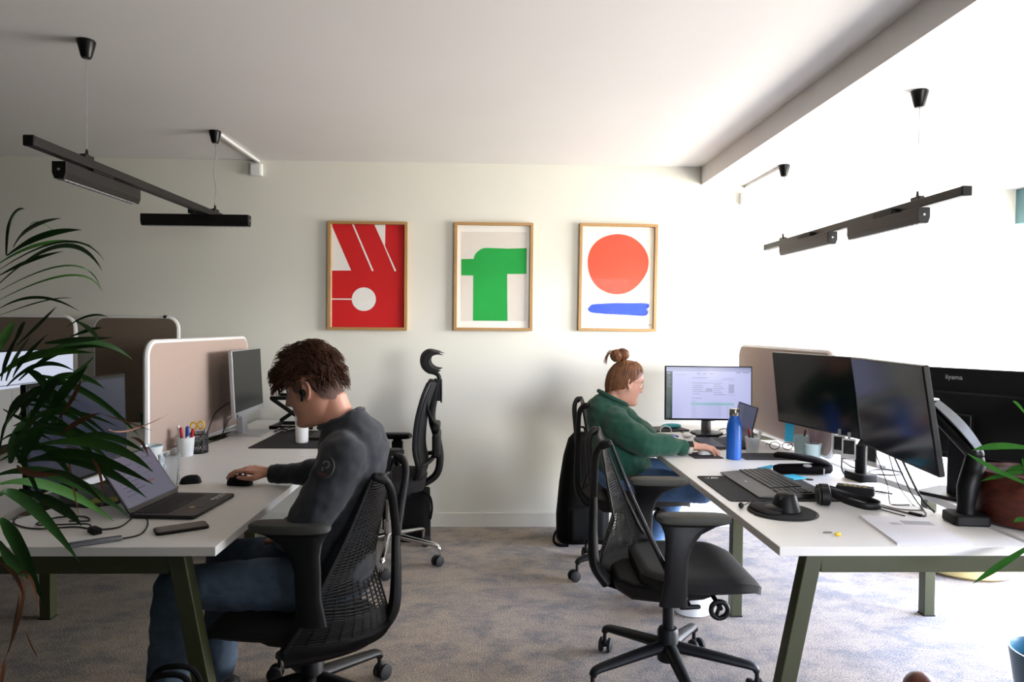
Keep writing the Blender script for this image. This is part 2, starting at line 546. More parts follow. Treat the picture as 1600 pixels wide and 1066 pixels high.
# ================================================================== framed prints
OAK = mat('oak_frame', '#a8814f', 0.5, var=0.14, scale=14, stretch=(6, 6, 0.6), bump=0.06)
PAPER = mat('print_paper_white', '#e9e6e0', 0.8, var=0.01)
PGREY = mat('print_grey_beige', '#d6cfc6', 0.8, var=0.015)
PCREAM = mat('print_cream', '#efe6d4', 0.8, var=0.01)
PRED = mat('print_red', '#c4080c', 0.75, var=0.03, scale=5)
PGREEN = mat('print_green', '#0f9a3c', 0.75, var=0.06, scale=4)
PCORAL = mat('print_coral', '#f2482f', 0.75, var=0.06, scale=5)
PBLUE = mat('print_blue', '#2449b8', 0.75, var=0.10, scale=9, stretch=(0.5, 1, 3))
PICGLASS = glass_pane('picture_glass', gloss=0.02)
FW, FH, PW, PH = 0.541, 0.742, 0.502, 0.703

def picture(label, x, zc, tilt, art, mats, paper_m):
    t = thing('framed_print', label, 'picture', (x, BACK_Y, zc), 0, None)
    t.rotation_euler = (0, tilt, 0)
    f = MB()
    b, d = 0.019, 0.036
    for s in (-1, 1):
        f.box((s * (FW - b) / 2, -d / 2, 0), (b, d, FH))
        f.box((0, -d / 2, s * (FH - b) / 2), (FW - 2 * b, d, b))
    build('frame', f, OAK, t, smooth=False)
    p = MB()
    P = lambda u, v: ((u - 0.5) * PW, 0, (0.5 - v) * PH)
    def pg(layer, m, pts):
        p.m = m
        p.poly([(P(u, v)[0], -0.012 - layer * 0.0006, P(u, v)[2]) for u, v in pts])
    pg(0, 0, [(0, 0), (1, 0), (1, 1), (0, 1)])
    art(pg)
    build('print', p, mats, t, smooth=False)
    build('glass', MB().box((0, -0.0165, 0), (PW, 0.002, PH)), PICGLASS, t, smooth=False)
    return t
def circ(cx, cy, rx, ry, n=48, wob=()):
    out = []
    for k in range(n):
        a = 2 * pi * k / n
        q = 1 + sum(w * cos(i * a + ph) for i, w, ph in wob)
        out.append((cx + rx * q * cos(a), cy + ry * q * sin(a)))
    return out
def art_red(pg):
    U = lambda x, y: ((x - 112) / 305, (y - 90) / 435)
    pg(1, 1, [U(116, 90), U(417, 90), U(417, 525), U(116, 525)])
    pg(2, 0, [U(113, 93), U(195, 285), U(113, 286)])
    pg(2, 0, [U(198, 90), U(205, 90), U(288, 285), U(281, 287)])
    pg(2, 0, [U(290, 90), U(336, 90), U(335, 176), U(334, 178), U(382, 284), U(375, 287), U(330, 178)])
    pg(2, 0, circ(*U(248, 406), 50 / 305, 50 / 435))
    pg(3, 0, [U(112, 404), U(206, 404), U(206, 409), U(112, 409)])
def art_green(pg):
    U = lambda x, y: ((x - 650) / 305, (y - 92) / 441)
    pg(1, 1, [U(666, 120), U(941, 118), U(940, 503), U(667, 505)])
    arch = [(718, 308), (668, 308), (667, 238), (719, 236), (721, 225), (727, 213), (736, 203), (748, 194), (762, 189), (778, 188), (860, 190), (941, 187), (941, 298), (860, 300), (861, 400), (863, 503), (718, 503)]
    pg(2, 2, [U(*a) for a in arch])
def art_coral(pg):
    U = lambda x, y: ((x - 1182) / 306, (y - 98) / 437)
    c = circ(1334, 257, 128, 131, 56, ((2, 0.012, 0.6), (3, 0.018, 1.0), (5, 0.006, 0.2)))
    pg(2, 1, [U(*a) for a in c])
    bar = [(1209, 456), (1216, 442), (1228, 433), (1250, 430), (1330, 425), (1400, 424), (1452, 423), (1468, 427), (1472, 437), (1466, 446), (1458, 450), (1467, 456), (1467, 468), (1458, 478), (1440, 480), (1360, 476), (1290, 474), (1235, 470), (1219, 466)]
    pg(2, 2, [U(*a) for a in bar])
    for k in range(3):
        pg(2, 3, [U(1462 + 8 * k, 518), U(1468 + 8 * k, 516), U(1468 + 8 * k, 519), U(1462 + 8 * k, 521)])
picture('oak framed red print with white diagonal stripes and white circle', -0.850, 1.733, 0.0, art_red, [PAPER, PRED], PAPER)
picture('oak framed print of a thick green bent shape on grey', 0.011, 1.737, 0.0, art_green, [PAPER, PGREY, PGREEN], PAPER)
picture('oak framed print of an orange-red disc above a blue bar', 0.872, 1.740, radians(0.35), art_coral, [PCREAM, PCORAL, PBLUE, mat('pencil_grey', '#8a8378', 0.8)], PCREAM)
# ================================================================== bench desks
DT = 0.74
TOPZ = DT
def desktop(label, xf, xb, y0, y1, group=None):
    """xf = the user's edge, xb = the edge at the cable gap, scooped out in the middle"""
    s = 1 if xb > xf else -1
    cy = (y0 + y1) / 2; n = 22; half = 0.45; dep = 0.075
    poly = [(xf, y0), (xb, y0)]
    for k in range(n + 1):
        q = -1 + 2 * k / n
        poly.append((xb - s * dep * (1 - q * q) ** 0.75, cy + half * q))
    poly += [(xb, y1), (xf, y1)]
    cx = (xf + xb) / 2
    mb = MB().prism([(a - cx, b - cy) for a, b in poly], -0.028, 0)
    o = build('desktop', mb, WHITELAM, None, (cx, cy, DT), smooth=False, bevel=0.0015, segs=1)
    return tag(o, label, 'desk', group)
desktop('white desktop carrying the open dark laptop and a phone, at the young man', -0.808, -1.600, 2.05, 3.462)
desktop('white desktop carrying a silver monitor and white tumbler against back wall', -0.808, -1.600, 3.466, 4.768)
desktop('white desktop carrying a bright white screen, behind palm leaves', -2.415, -1.622, 2.05, 3.462)
desktop('white desktop by back wall carrying a small green box', -2.415, -1.622, 3.466, 4.63)
desktop('white desktop with a black vertical mouse and large envelope in front of empty chair', 0.874, 1.660, 2.045, 3.462)
desktop('white desktop with the blue bottle at woman in green', 0.874, 1.660, 3.466, 4.768)
desktop('white desktop under the monitor seen from behind, by window', 2.470, 1.684, 2.045, 3.462)
desktop('white desktop by window behind the beige divider of the woman in green', 2.470, 1.684, 3.466, 4.768)

def bar_between(mb, p0, p1, wx, wy):
    p0 = V(p0); p1 = V(p1)
    r = []
    for p in (p0, p1):
        r.append([p + V((a * wx / 2, b * wy / 2, 0)) for a, b in ((1, 1), (-1, 1), (-1, -1), (1, -1))])
    mb.loft(r)
    return mb
def bench(label, cx):
    t = thing('desk_trestle', label, 'trestle', (cx, 3.4, 0), 0, 'green steel trestles under the bench desks')
    ya, ym, yb = 2.135 - 3.4, 3.305 - 3.4, (4.66 if cx > 0 else 4.56) - 3.4
    def leg(p0, p1):
        b = bar_between(MB(), p0, p1, 0.052, 0.05)
        o = build('leg', b, OLIVE, t, smooth=False, bevel=0.003)
        f = MB().box((p1[0], p1[1], 0.003), (0.056, 0.054, 0.006))
        build('foot', f, RUBBER, o, smooth=False)
    for s in (-1, 1):
        for y in (ya, yb):
            leg((s * 0.655, y, 0.711), (s * 0.79, y, 0.004))
        leg((s * 0.475, ym, 0.711), (s * 0.475, ym, 0.004))
    for y in (ya, yb):
        build('cross_rail', MB().box((0, y, 0.668), (1.27, 0.032, 0.066)), OLIVE, t, smooth=False, bevel=0.003)
        b = MB()
        for x in (-0.58, -0.12, 0.12, 0.58):
            b.box((x, y + 0.002, 0.7065), (0.03, 0.03, 0.011))
        build('mounting_pads', b, RUBBER, t, smooth=False)
    build('middle_rail', MB().box((0, ym, 0.676), (0.9, 0.032, 0.05)), OLIVE, t, smooth=False, bevel=0.003)
    for s in (-1, 1):
        build('long_rail', MB().box((s * 0.475, 0, 0.676), (0.032, yb - ya, 0.05)), OLIVE, t, smooth=False, bevel=0.003)
    return t
bench('olive green steel frame under the left bench desks', -1.611)
bench('olive green steel frame under the right bench desks by window', 1.672)

# ================================================================== dividers and screens
FELT = mat('beige_felt', '#a18d82', 0.95, var=0.05, scale=120, bump=0.15, bscale=400, sheen=0.1)
DFELT = mat('brown_felt', '#6a5c4d', 0.95, var=0.05, scale=120, bump=0.15, bscale=400, sheen=0.1)
def felt_panel(label, loc, L, h, z0, axis, name='desk_divider', r=0.07, m=None, trim=True, feet=False, cat='divider', group=None, th=0.03):
    t = thing(name, label, cat, loc, 0, group)
    R = Matrix.Rotation(pi / 2, 4, 'X') if axis == 'x' else (Matrix.Rotation(pi / 2, 4, 'Z') @ Matrix.Rotation(pi / 2, 4, 'X'))
    pl = rrect(L, h, r, 8, 0, z0 + h / 2)
    pl = [(a, max(b, z0 + 0.0)) for a, b in pl]
    build('panel', MB().prism(pl, -th / 2, th / 2, R), m or FELT, t, bevel=0.004)
    tr = [R @ V((a, b, 0)) for a, b in rrect(L + 0.004, h + 0.004, r, 8, 0, z0 + h / 2)]
    build('edge_trim', MB().tube(tr, th * 0.5, 8, loop=True, flat=(1, 1)), mat('white_edge_trim', '#d9d7d4', 0.4, var=0.01), t)
    if feet:
        b = MB()
        for s in (-1, 1):
            q = V((s * L * 0.35, 0, 0))
            if axis == 'x':
                b.box((q.x, 0, 0.012), (0.06, 0.2, 0.024)).box((q.x, 0, z0 / 2 + 0.02), (0.03, 0.02, z0 + 0.02))
            else:
                b.box((0, q.x, 0.012), (0.2, 0.06, 0.024)).box((0, q.x, z0 / 2 + 0.02), (0.02, 0.03, z0 + 0.02))
        build('feet', b, DARKMETAL, t, smooth=False, bevel=0.003)
    else:
        b = MB()
        for s in (-1, 1):
            b.box((0, s * L * 0.36, z0 - 0.014), (0.05, 0.05, 0.03))
        build('clamp', b, WHITEPL, t, smooth=False, bevel=0.003)
    return t
felt_panel('pinkish beige felt desk divider behind the silver monitor', (-1.611, 3.93, DT), 1.30, 0.535, 0.028, 'y')
felt_panel('beige felt desk divider behind woman in green\'s screen', (1.672, 3.94, DT), 1.27, 0.51, 0.028, 'y')
t1 = felt_panel('brown felt floor screen against back wall beside the pinkish divider', (-2.372, 4.70, 0), 0.54, 1.33, 0.10, 'x', 'floor_screen', 0.07, DFELT, feet=True, cat='screen')
t2 = felt_panel('brown felt floor screen at far left, half hidden by the palm and white display', (-3.24, 4.70, 0), 0.92, 1.33, 0.10, 'x', 'floor_screen', 0.07, DFELT, feet=True, cat='screen')
build('corner_clip', MB().box((0.19, 0, 1.44), (0.02, 0.034, 0.02)), SOFTBLACK, t1, bevel=0.004)

# ================================================================== monitors
def scr_mat(name, col, estr):
    return mat(name, '#0a0a0c', 0.2, spec=0.35, emit=col, estr=estr, var=0.0)
WHITESCR = scr_mat('lit_page_white', '#dfe4ff', 0.85)

def rotY(a):
    return Matrix.Rotation(a, 4, 'Y')
def monitor(name, label, loc, rz, w, h, zc, tilt=0.0, case=BLACK, bezel=0.008, chin=0.012, content=None, cmats=None, th=0.022, group=None, cat='monitor', xo=0.0):
    """screen faces local +X; zc = screen centre above loc"""
    t = thing(name, label, cat, loc, rz, group)
    M = Matrix.Translation((xo, 0, zc)) @ rotY(tilt)
    b = MB().box((-th / 2, 0, 0), (th, w, h), M)
    case_o = build('casing', b, case, t, smooth=False, bevel=0.004)
    d = MB()
    def rect(layer, mi, u0, u1, v0, v1):
        # u from the viewer's left (local +Y seen from +X is right): left = -Y
        W = w - 2 * bezel; Hh = h - bezel - chin
        y = lambda u: (u - 0.5) * W
        z = lambda v: (h / 2 - bezel) - v * Hh
        x = 0.0006 + layer * 0.0005
        d.m = mi
        d.poly([M @ V((x, y(u0), z(v1))), M @ V((x, y(u1), z(v1))), M @ V((x, y(u1), z(v0))), M @ V((x, y(u0), z(v0)))])
    rect(0, 0, 0, 1, 0, 1)
    if content:
        content(rect)
    build('display', d, cmats or [SCREENOFF], t, smooth=False)
    return t, M
def sheet_base(t, poly, z1, m, name='stand_base', bev=0.003):
    return build(name, MB().prism(poly, 0, z1), m, t, bevel=bev)

# --- dark monitor behind the palm (faces the young man)
def c_refl(rect):
    rect(1, 1, 0.0, 1.0, 0.0, 0.02)
t, M = monitor('monitor', 'dark monitor facing the young man, partly behind palm leaves', (-1.545, 2.655, DT), radians(-3), 0.575, 0.385, 0.255, tilt=radians(-1), bezel=0.009, chin=0.014,
               content=c_refl, cmats=[mat('screen_reflection_glow', '#12151f', 0.22, emit='#39415f', estr=0.16, var=0), SCREENOFF])  # faint blue emission stands in for reflections on the dark screen
build('stand_neck', MB().box((-0.055, 0, 0.17), (0.03, 0.07, 0.33)), BLACK, t, bevel=0.006)
sheet_base(t, [(-0.12, -0.14), (0.13, -0.17), (0.20, -0.12), (0.20, 0.12), (0.13, 0.17), (-0.12, 0.14)], 0.012, mat('dark_grey_plastic', '#2b2b2d', 0.5))
yl = MB().box((0.0012, -0.22, 0.072), (0.0012, 0.05, 0.02)); build('yellow_sticker', yl, mat('yellow_sticker', '#d8b93a', 0.6), t, smooth=False)
o = build('sticky_note', MB().box((0, 0, 0.0008), (0.09, 0.076, 0.0016)), mat('olive_sticky_note', '#8a8a35', 0.8), None, (-1.40, 2.545, DT + 0.0122), rz=0.3, smooth=False)
tag(o, 'olive yellow sticky note lying on the foot of the dark monitor', 'note')

# --- bright white display far left
def c_white(rect):
    rect(1, 1, 0, 1, 0.36, 0.37)
    rect(1, 2, 0, 1, 0.40, 1.0)
    rect(2, 1, 0.20, 0.206, 0.42, 1.0)
t, M = monitor('monitor', 'bright white display at far left behind the palm', (-2.24, 3.47, DT), 0, 0.61, 0.44, 0.304, bezel=0.006, chin=0.008,
               content=c_white, cmats=[mat('lit_white', '#111', 0.3, emit='#dfe6fb', estr=0.72, var=0), mat('lit_grey_line', '#111', 0.3, emit='#8f95a5', estr=0.4, var=0), mat('lit_page_grey', '#111', 0.3, emit='#c9c8c4', estr=0.36, var=0)])
build('stand_neck', MB().box((-0.05, 0, 0.16), (0.025, 0.07, 0.3)), WHITEPL, t, bevel=0.006)
sheet_base(t, rrect(0.2, 0.24, 0.03, 4, -0.06), 0.01, WHITEPL)

# --- silver monitor on the far left desk
t, M = monitor('monitor', 'silver monitor with black screen beside the pinkish divider', (-1.45, 4.175, DT), radians(2), 0.535, 0.385, 0.315, tilt=radians(-3), case=SILVER, bezel=0.006, chin=0.032,
               cmats=[mat('slate_dark_screen', '#131514', 0.35, spec=0.3, emit='#30332f', estr=0.10, var=0)])
lg = MB().cyl((0.0, -0.235, 0.136), (0.0012, -0.235, 0.136), 0.0095, n=18)
build('round_badge', MB().add(lg.v, lg.f, Matrix.Translation((0.012, 0, 0))), mat('badge_grey', '#54585c', 0.4, 0.4), t)
build('stand_neck', MB().loft([[V((-0.035 + a, b, 0.008)) for a, b in ((0.02, 0.04), (-0.02, 0.04), (-0.02, -0.04), (0.02, -0.04))], [V((-0.05 + a, b, 0.28)) for a, b in ((0.015, 0.035), (-0.015, 0.035), (-0.015, -0.035), (0.015, -0.035))]]), SILVER, t, bevel=0.004)
sheet_base(t, rrect(0.20, 0.22, 0.02, 4, 0.0), 0.011, SILVER)

# --- the woman's monitor with a web page on it
PG = [mat('page_lavender', '#0a0a0a', 0.3, emit='#c3c6f2', estr=0.80, var=0), mat('page_sidebar_green', '#04211c', 0.3, emit='#0f3b34', estr=0.5, var=0),
      mat('page_text_grey', '#111', 0.3, emit='#8f92b8', estr=0.6, var=0), mat('page_teal_row', '#111', 0.3, emit='#9cc4d6', estr=0.75, var=0),
      mat('page_tab_bar', '#111', 0.3, emit='#9ea0cf', estr=0.7, var=0), mat('page_field_grey', '#111', 0.3, emit='#adb0da', estr=0.7, var=0)]
def c_page(rect):
    rect(1, 4, 0.0, 1, 0.0, 0.035); rect(1, 5, 0.0, 1, 0.035, 0.075); rect(2, 2, 0.0, 1, 0.072, 0.077)
    rect(2, 1, 0.0, 0.072, 0.085, 1.0)
    rect(3, 0, 0.004, 0.05, 0.115, 0.125)
    for k in range(9):
        rect(3, 2, 0.012, 0.035 + 0.012 * (k % 3), 0.16 + 0.028 * k, 0.166 + 0.028 * k)
    for k in range(6):
        rect(3, 2, 0.012, 0.04 + 0.008 * (k % 2), 0.80 + 0.03 * k, 0.805 + 0.03 * k)
    rect(3, 2, 0.36, 0.40, 0.118, 0.13); rect(3, 2, 0.43, 0.475, 0.12, 0.13); rect(3, 2, 0.51, 0.555, 0.12, 0.13)
    rect(3, 2, 0.82, 0.88, 0.09, 0.105); rect(3, 2, 0.90, 0.98, 0.09, 0.105)
    rect(2, 2, 0.10, 0.24, 0.148, 0.154)
    for k, (a, b) in enumerate(((0.30, 0.49), (0.30, 0.66), (0.31, 0.43), (0.31, 0.44), (0.31, 0.42), (0.31, 0.47), (0.31, 0.40), (0.30, 0.42), (0.30, 0.36))):
        v = (0.205, 0.305, 0.35, 0.39, 0.43, 0.47, 0.515, 0.60, 0.66)[k]
        rect(2, 2, a, b, v, v + 0.008)
    rect(2, 5, 0.47, 0.545, 0.41, 0.48); rect(2, 5, 0.735, 0.80, 0.33, 0.50)
    for k in range(6):
        rect(2, 2, 0.555, 0.64 + 0.02 * (k % 3), 0.34 + 0.036 * k, 0.347 + 0.036 * k)
    rect(2, 2, 0.555, 0.81, 0.535, 0.539); rect(2, 2, 0.66, 0.80, 0.22, 0.227); rect(2, 2, 0.49, 0.81, 0.255, 0.259)
    rect(2, 3, 0.29, 0.80, 0.69, 0.745)
    for k in range(6):
        rect(2, 5, 0.29, 0.80, 0.785 + 0.038 * k, 0.789 + 0.038 * k)
        rect(3, 2, 0.30, 0.345 + 0.02 * (k % 2), 0.77 + 0.038 * k, 0.775 + 0.038 * k)
        rect(3, 2, 0.62, 0.645, 0.77 + 0.038 * k, 0.775 + 0.038 * k); rect(3, 2, 0.71, 0.74, 0.77 + 0.038 * k, 0.775 + 0.038 * k)
t, M = monitor('monitor', 'lit monitor showing a lavender web page in front of the woman', (1.336, 4.20, DT), radians(-90 - 3), 0.532, 0.334, 0.256, tilt=radians(-2), bezel=0.007, chin=0.012, content=c_page, cmats=PG)
build('sensor_bar', MB().box((0.006, 0.0, 0.092), (0.02, 0.075, 0.008)), BLACK, t, bevel=0.002)
build('stand_neck', MB().cyl((-0.05, 0, 0.01), (-0.05, 0, 0.2), 0.03, n=20), mat('satin_grey_metal', '#77787a', 0.35, 0.7), t)
build('stand_base', MB().lathe([(0.1, 0), (0.1, 0.006), (0.096, 0.012), (0.045, 0.016)], 28, (-0.04, 0, 0)), BLACK, t)

# --- two dark monitors on clamp arms, on the near right desk
def arm_base(t, x, y):
    return build('clamp_base', MB().prism(rrect(0.085, 0.118, 0.012, 3, x, y), 0, 0.034), BLACK, t, bevel=0.005)
t, M = monitor('monitor', 'dark monitor on a short post with photos hanging below, facing empty chair', (1.528, 3.24, DT), radians(180 + 11.5), 0.59, 0.362, 0.356, tilt=radians(7), bezel=0.005, chin=0.010)
arm_base(t, -0.03, 0.295)
build('arm_post', MB().cyl((-0.03, 0.295, 0.03), (-0.03, 0.295, 0.155), 0.024, n=20), BLACK, t)
build('swing_arm', MB().capsule((-0.03, 0.295, 0.145), (-0.085, 0.27, 0.19), 0.02, n=12).capsule((-0.085, 0.27, 0.19), (-0.07, 0.02, 0.335), 0.02, n=12).capsule((-0.07, 0.02, 0.335), (-0.03, 0.0, 0.35), 0.02, n=12), BLACK, t)
t2, M2 = monitor('monitor', 'dark monitor on a jointed gas-spring arm, nearest on the right desk', (1.462, 2.49, DT), radians(180 - 8.5), 0.63, 0.365, 0.362, tilt=radians(9), bezel=0.005, chin=0.010)
# jointed arm in the monitor's own frame
def loc_of(t, p):
    return t.matrix_basis.inverted() @ V(p)
def to_local(t, p):
    m = Matrix.Translation(t.location) @ Matrix.Rotation(t.rotation_euler.z, 4, 'Z')
    return m.inverted() @ V(p)
GREYARM = mat('grey_arm_cover', '#4e4e4d', 0.5, spec=0.3)
b0 = to_local(t2, (1.625, 2.30, DT)); b1 = to_local(t2, (1.628, 2.30, DT + 0.12)); b2 = to_local(t2, (1.665, 2.32, DT + 0.225)); b3 = to_local(t2, (1.555, 2.40, DT + 0.385)); b4 = to_local(t2, (1.525, 2.46, DT + 0.37))
build('clamp_base', MB().prism(rrect(0.115, 0.10, 0.012, 3, b0.x, b0.y), 0, 0.036), BLACK, t2, bevel=0.006)
build('lower_arm', MB().tube([b0 + V((0, 0, 0.03)), b0 + V((0, 0, 0.06)), b1, b2 - V((0, 0, 0.03)), b2], [0.030, 0.027, 0.033, 0.034, 0.028], 16), BLACK, t2)
ua = build('upper_arm', MB().capsule(b2 + V((0, 0, 0.01)), b3, 0.028, 0.022, 14), BLACK, t2)
dv = (b3 - b2).normalized(); up = V((0, 0, 1)) - dv * dv.z; up.normalize(); sd = dv.cross(up)
camside = (Matrix.Rotation(-t2.rotation_euler.z, 3, 'Z') @ V((-0.35, -1, 0.1))); camside = (camside - dv * camside.dot(dv)).normalized()
up = (up * 0.75 + camside * 0.65).normalized(); sd = dv.cross(up)
cv = MB()
rings = []
for k in range(9):
    q = k / 8; c = b2.lerp(b3, 0.04 + 0.98 * q) + up * (0.031 + 0.012 * sin(pi * q))
    ww = 0.019 + 0.005 * sin(pi * q)
    rings.append([c + sd * ww, c + sd * ww + up * 0.004, c - sd * ww + up * 0.004, c - sd * ww])
build('arm_cover', cv.loft(rings), GREYARM, ua, bevel=0.002)
build('screen_mount', MB().capsule(b3, b4, 0.02, n=12).box(tuple(M2.translation + V((-0.03, 0, 0))), (0.016, 0.1, 0.1)), BLACK, t2, bevel=0.003)
build('mount_cap', MB().prism(rrect(0.055, 0.035, 0.01, 4, b3.x, b3.y), b3.z + 0.024, b3.z + 0.032), mat('light_grey_cap', '#b9b9b6', 0.4), t2, bevel=0.002)

# --- monitor of the opposite desk seen from behind, with the maker's lettering
t3, M3 = monitor('monitor', 'black monitor seen from behind with grey lettering, right edge', (1.895, 2.675, DT), radians(30), 0.615, 0.365, 0.325, tilt=radians(-2), case=SOFTBLACK, bezel=0.006, chin=0.012)
bk = MB().box((-0.03, 0, -0.035), (0.02, 0.50, 0.25), M3)
build('back_housing', bk, SOFTBLACK, t3, smooth=False, bevel=0.008)
lettering('lettering', 'iiyama', 0.026, mat('lettering_grey', '#a0a0a2', 0.5), t3, M3 @ V((-0.0228, 0.048, 0.146)), (radians(90), 0, radians(-90)), 0.0004)
build('stand_neck', MB().box((-0.065, 0.0, 0.17), (0.03, 0.085, 0.32)), BLACK, t3, bevel=0.005)
build('stand_base', MB().prism(rrect(0.20, 0.26, 0.02, 4, -0.045, 0.0), 0, 0.014), BLACK, t3, bevel=0.004)
build('cable_clip', MB().tube(smoothpath([(-0.08, -0.045, 0.13), (-0.095, -0.07, 0.12), (-0.095, -0.075, 0.07), (-0.08, -0.045, 0.06)], 5), 0.004, 8), BLACK, t3)

# ================================================================== office chairs
CHFRAME = mat('charcoal_chair_plastic', '#0b0b0d', 0.5, scale=60, bump=0.04, spec=0.3)
CHWEB = mat('charcoal_web', '#0d0e10', 0.55, spec=0.3)
CHSEAT = mat('charcoal_seat_fabric', '#151517', 0.9, var=0.08, scale=300, bump=0.2, bscale=500)
PADGREY = mat('grey_arm_pad', '#3e3e3a', 0.65, spec=0.3)

def base_star(t, radius, ang0, m, hub_z, wheel, cap_m, arch=0.035, n_caster='caster', leg_w=0.024, hub_r=0.035):
    for k in range(5):
        a = ang0 + k * 2 * pi / 5
        d = V((cos(a), sin(a), 0))
        pts = [d * 0.02 + V((0, 0, hub_z)), d * radius * 0.35 + V((0, 0, hub_z - 0.012)), d * radius * 0.75 + V((0, 0, hub_z - 0.030)), d * radius * 0.97 + V((0, 0, hub_z - 0.042)), d * radius * 1.02 + V((0, 0, hub_z - 0.062))]
        pts = smoothpath(pts, 5)
        n = len(pts)
        rs = [leg_w * (1.25 - 0.55 * i / (n - 1)) for i in range(n)]
        build('leg', MB().tube(pts, rs, 12, flat=(0.75, 1.0)), m, t)
        p = d * radius * 1.02
        yaw = a + 1.1 + k
        s = V((-sin(yaw), cos(yaw), 0)); fwd = V((cos(yaw), sin(yaw), 0))
        cc = p - fwd * 0.016
        w = MB()
        for q in (-1, 1):
            c0 = cc + s * q * 0.010 + V((0, 0, 0.03)); c1 = cc + s * q * 0.027 + V((0, 0, 0.03))
            w.tube([c0, c0.lerp(c1, 0.12), c0.lerp(c1, 0.75), c1], [0.026, 0.030, 0.030, 0.022], 20)
        o = build('caster', w, wheel, t)
        st = MB().cyl(p + V((0, 0, 0.03)), p + V((0, 0, hub_z - 0.06)), 0.008, n=12).tube([cc + V((0, 0, 0.033)), p + V((0, 0, 0.05)), p + V((0, 0, 0.055))], [0.012, 0.014, 0.01], 10)
        build('caster_stem', st, cap_m, o)
def mesh_chair(label, loc, rz, base_ang, group='black web-backed office chairs'):
    t = thing('office_chair', label, 'chair', loc, rz, group)
    base_star(t, 0.325, base_ang, CHFRAME, 0.155, RUBBER, CHFRAME)
    build('gas_column', MB().lathe([(0.040, 0.10), (0.042, 0.125), (0.040, 0.215), (0.034, 0.225), (0.022, 0.226), (0.022, 0.40)], 24), CHFRAME, t)
    # tilt housing under the seat
    m = MB()
    rings = []
    for x, w, z0, z1 in ((-0.22, 0.08, 0.395, 0.45), (-0.16, 0.15, 0.372, 0.45), (-0.05, 0.18, 0.37, 0.45), (0.10, 0.185, 0.385, 0.45), (0.19, 0.15, 0.405, 0.45)):
        rings.append([V((x, w, z1)), V((x, -w, z1)), V((x, -w * 0.75, z0)), V((x, w * 0.75, z0))])
    m.loft(rings)
    build('tilt_housing', m, CHFRAME, t, bevel=0.02, segs=3)
    # seat: a cushion with a waterfall front
    m = MB(); nx, ny = 26, 22
    def st(u, v, top):
        x = -0.135 + 0.435 * u
        hw = 0.228 + 0.026 * sin(pi * min(1, u * 1.1)) - 0.055 * max(0, (u - 0.72) / 0.28) ** 2
        hw -= 0.07 * max(0, (0.30 - u) / 0.30) ** 2
        y = hw * v
        z = 0.505 - 0.018 * (1 - v * v) * sin(pi * u) - 0.036 * max(0, (u - 0.72) / 0.28) ** 2.0
        edge = max(abs(v) ** 10, max(0, (u - 0.90) / 0.10) ** 3, max(0, (0.06 - u) / 0.06) ** 3)
        if top:
            return V((x, y, z - 0.016 * edge))
        return V((x, y * (0.97 - 0.10 * (1 - u)), z - 0.048 - 0.026 * (1 - edge) * (1 - max(0, (u - 0.78) / 0.22) ** 1.5)))
    g = [[st(i / nx, -1 + 2 * j / ny, True) for j in range(ny + 1)] for i in range(nx + 1)]
    h = [[st(i / nx, -1 + 2 * j / ny, False) for j in range(ny + 1)] for i in range(nx + 1)]
    m.loft(g, closed=False, cap=False); m.loft(h, closed=False, cap=False)
    rim = lambda a: [a[i][0] for i in range(nx + 1)] + [a[nx][j] for j in range(1, ny + 1)] + [a[i][ny] for i in range(nx - 1, -1, -1)] + [a[0][j] for j in range(ny - 1, 0, -1)]
    m.loft([rim(g), rim(h)], cap=False)
    build('seat', m, CHSEAT, t, ang=88)
    # back: U-shaped frame, Y-tower and web of strands between them
    def edge(s, v):   # v 0 bottom .. 1 top
        P = [(-0.01, 0.302, 0.455), (-0.066, 0.296, 0.54), (-0.126, 0.262, 0.66), (-0.188, 0.215, 0.80), (-0.255, 0.172, 0.975)]
        q = v * (len(P) - 1); i = min(int(q), len(P) - 2); f = q - i
        a = V(P[i]).lerp(V(P[i + 1]), f)
        return V((a.x, a.y * s, a.z))
    def centre(v):
        P = [(-0.275, 0, 0.435), (-0.262, 0, 0.50), (-0.215, 0, 0.65), (-0.245, 0, 0.80), (-0.272, 0, 0.955)]
        q = v * (len(P) - 1); i = min(int(q), len(P) - 2); f = q - i
        f = f * f * (3 - 2 * f) if 0 < i < 3 else f
        return V(P[i]).lerp(V(P[i + 1]), f)
    def web(u, v):
        e = edge(1 if u >= 0 else -1, v); c = centre(v)
        k = abs(u) ** 2.3
        p = V((c.x + (e.x - c.x) * k, e.y * abs(u) ** 0.92 * (1 if u >= 0 else -1), c.z + (e.z - c.z) * k))
        return p
    m = MB(); nv = 60
    for i in range(nv + 1):
        v = (i / nv) ** 0.80
        m.tube([web(-1 + 2 * j / 18, v) for j in range(19)], 0.0027 + 0.0018 * v, 4)
    for j in range(1, 20):
        u = -1 + 2 * j / 20
        m.tube([web(u, i / 22) for i in range(23)], 0.0030 if abs(u) > 0.06 else 0.004, 4)
    build('back_web', m, CHWEB, t)
    m = MB()
    for s in (-1, 1):
        m.tube([edge(s, k / 14) for k in range(15)], [0.012 - 0.006 * k / 14 for k in range(15)], 8)
    m.tube([web(-1 + 2 * j / 16, 1.0) for j in range(17)], 0.006, 8)
    rings = []
    for j in range(25):
        u = -1 + 2 * j / 24
        p = web(u, 0.0)
        sh = lambda q, z: V((0.06 + (p.x - 0.06) * q, p.y * q, z))
        rings.append([p + V((0, 0, 0.016)), p + V((-0.012, 0, 0.0)), sh(1.0, p.z - 0.03), sh(0.97, 0.405), sh(0.90, 0.385), sh(0.70, 0.362), sh(0.66, 0.385), sh(0.88, p.z - 0.02)])
    m.loft(rings)
    build('back_frame', m, CHFRAME, t)
    m = MB()
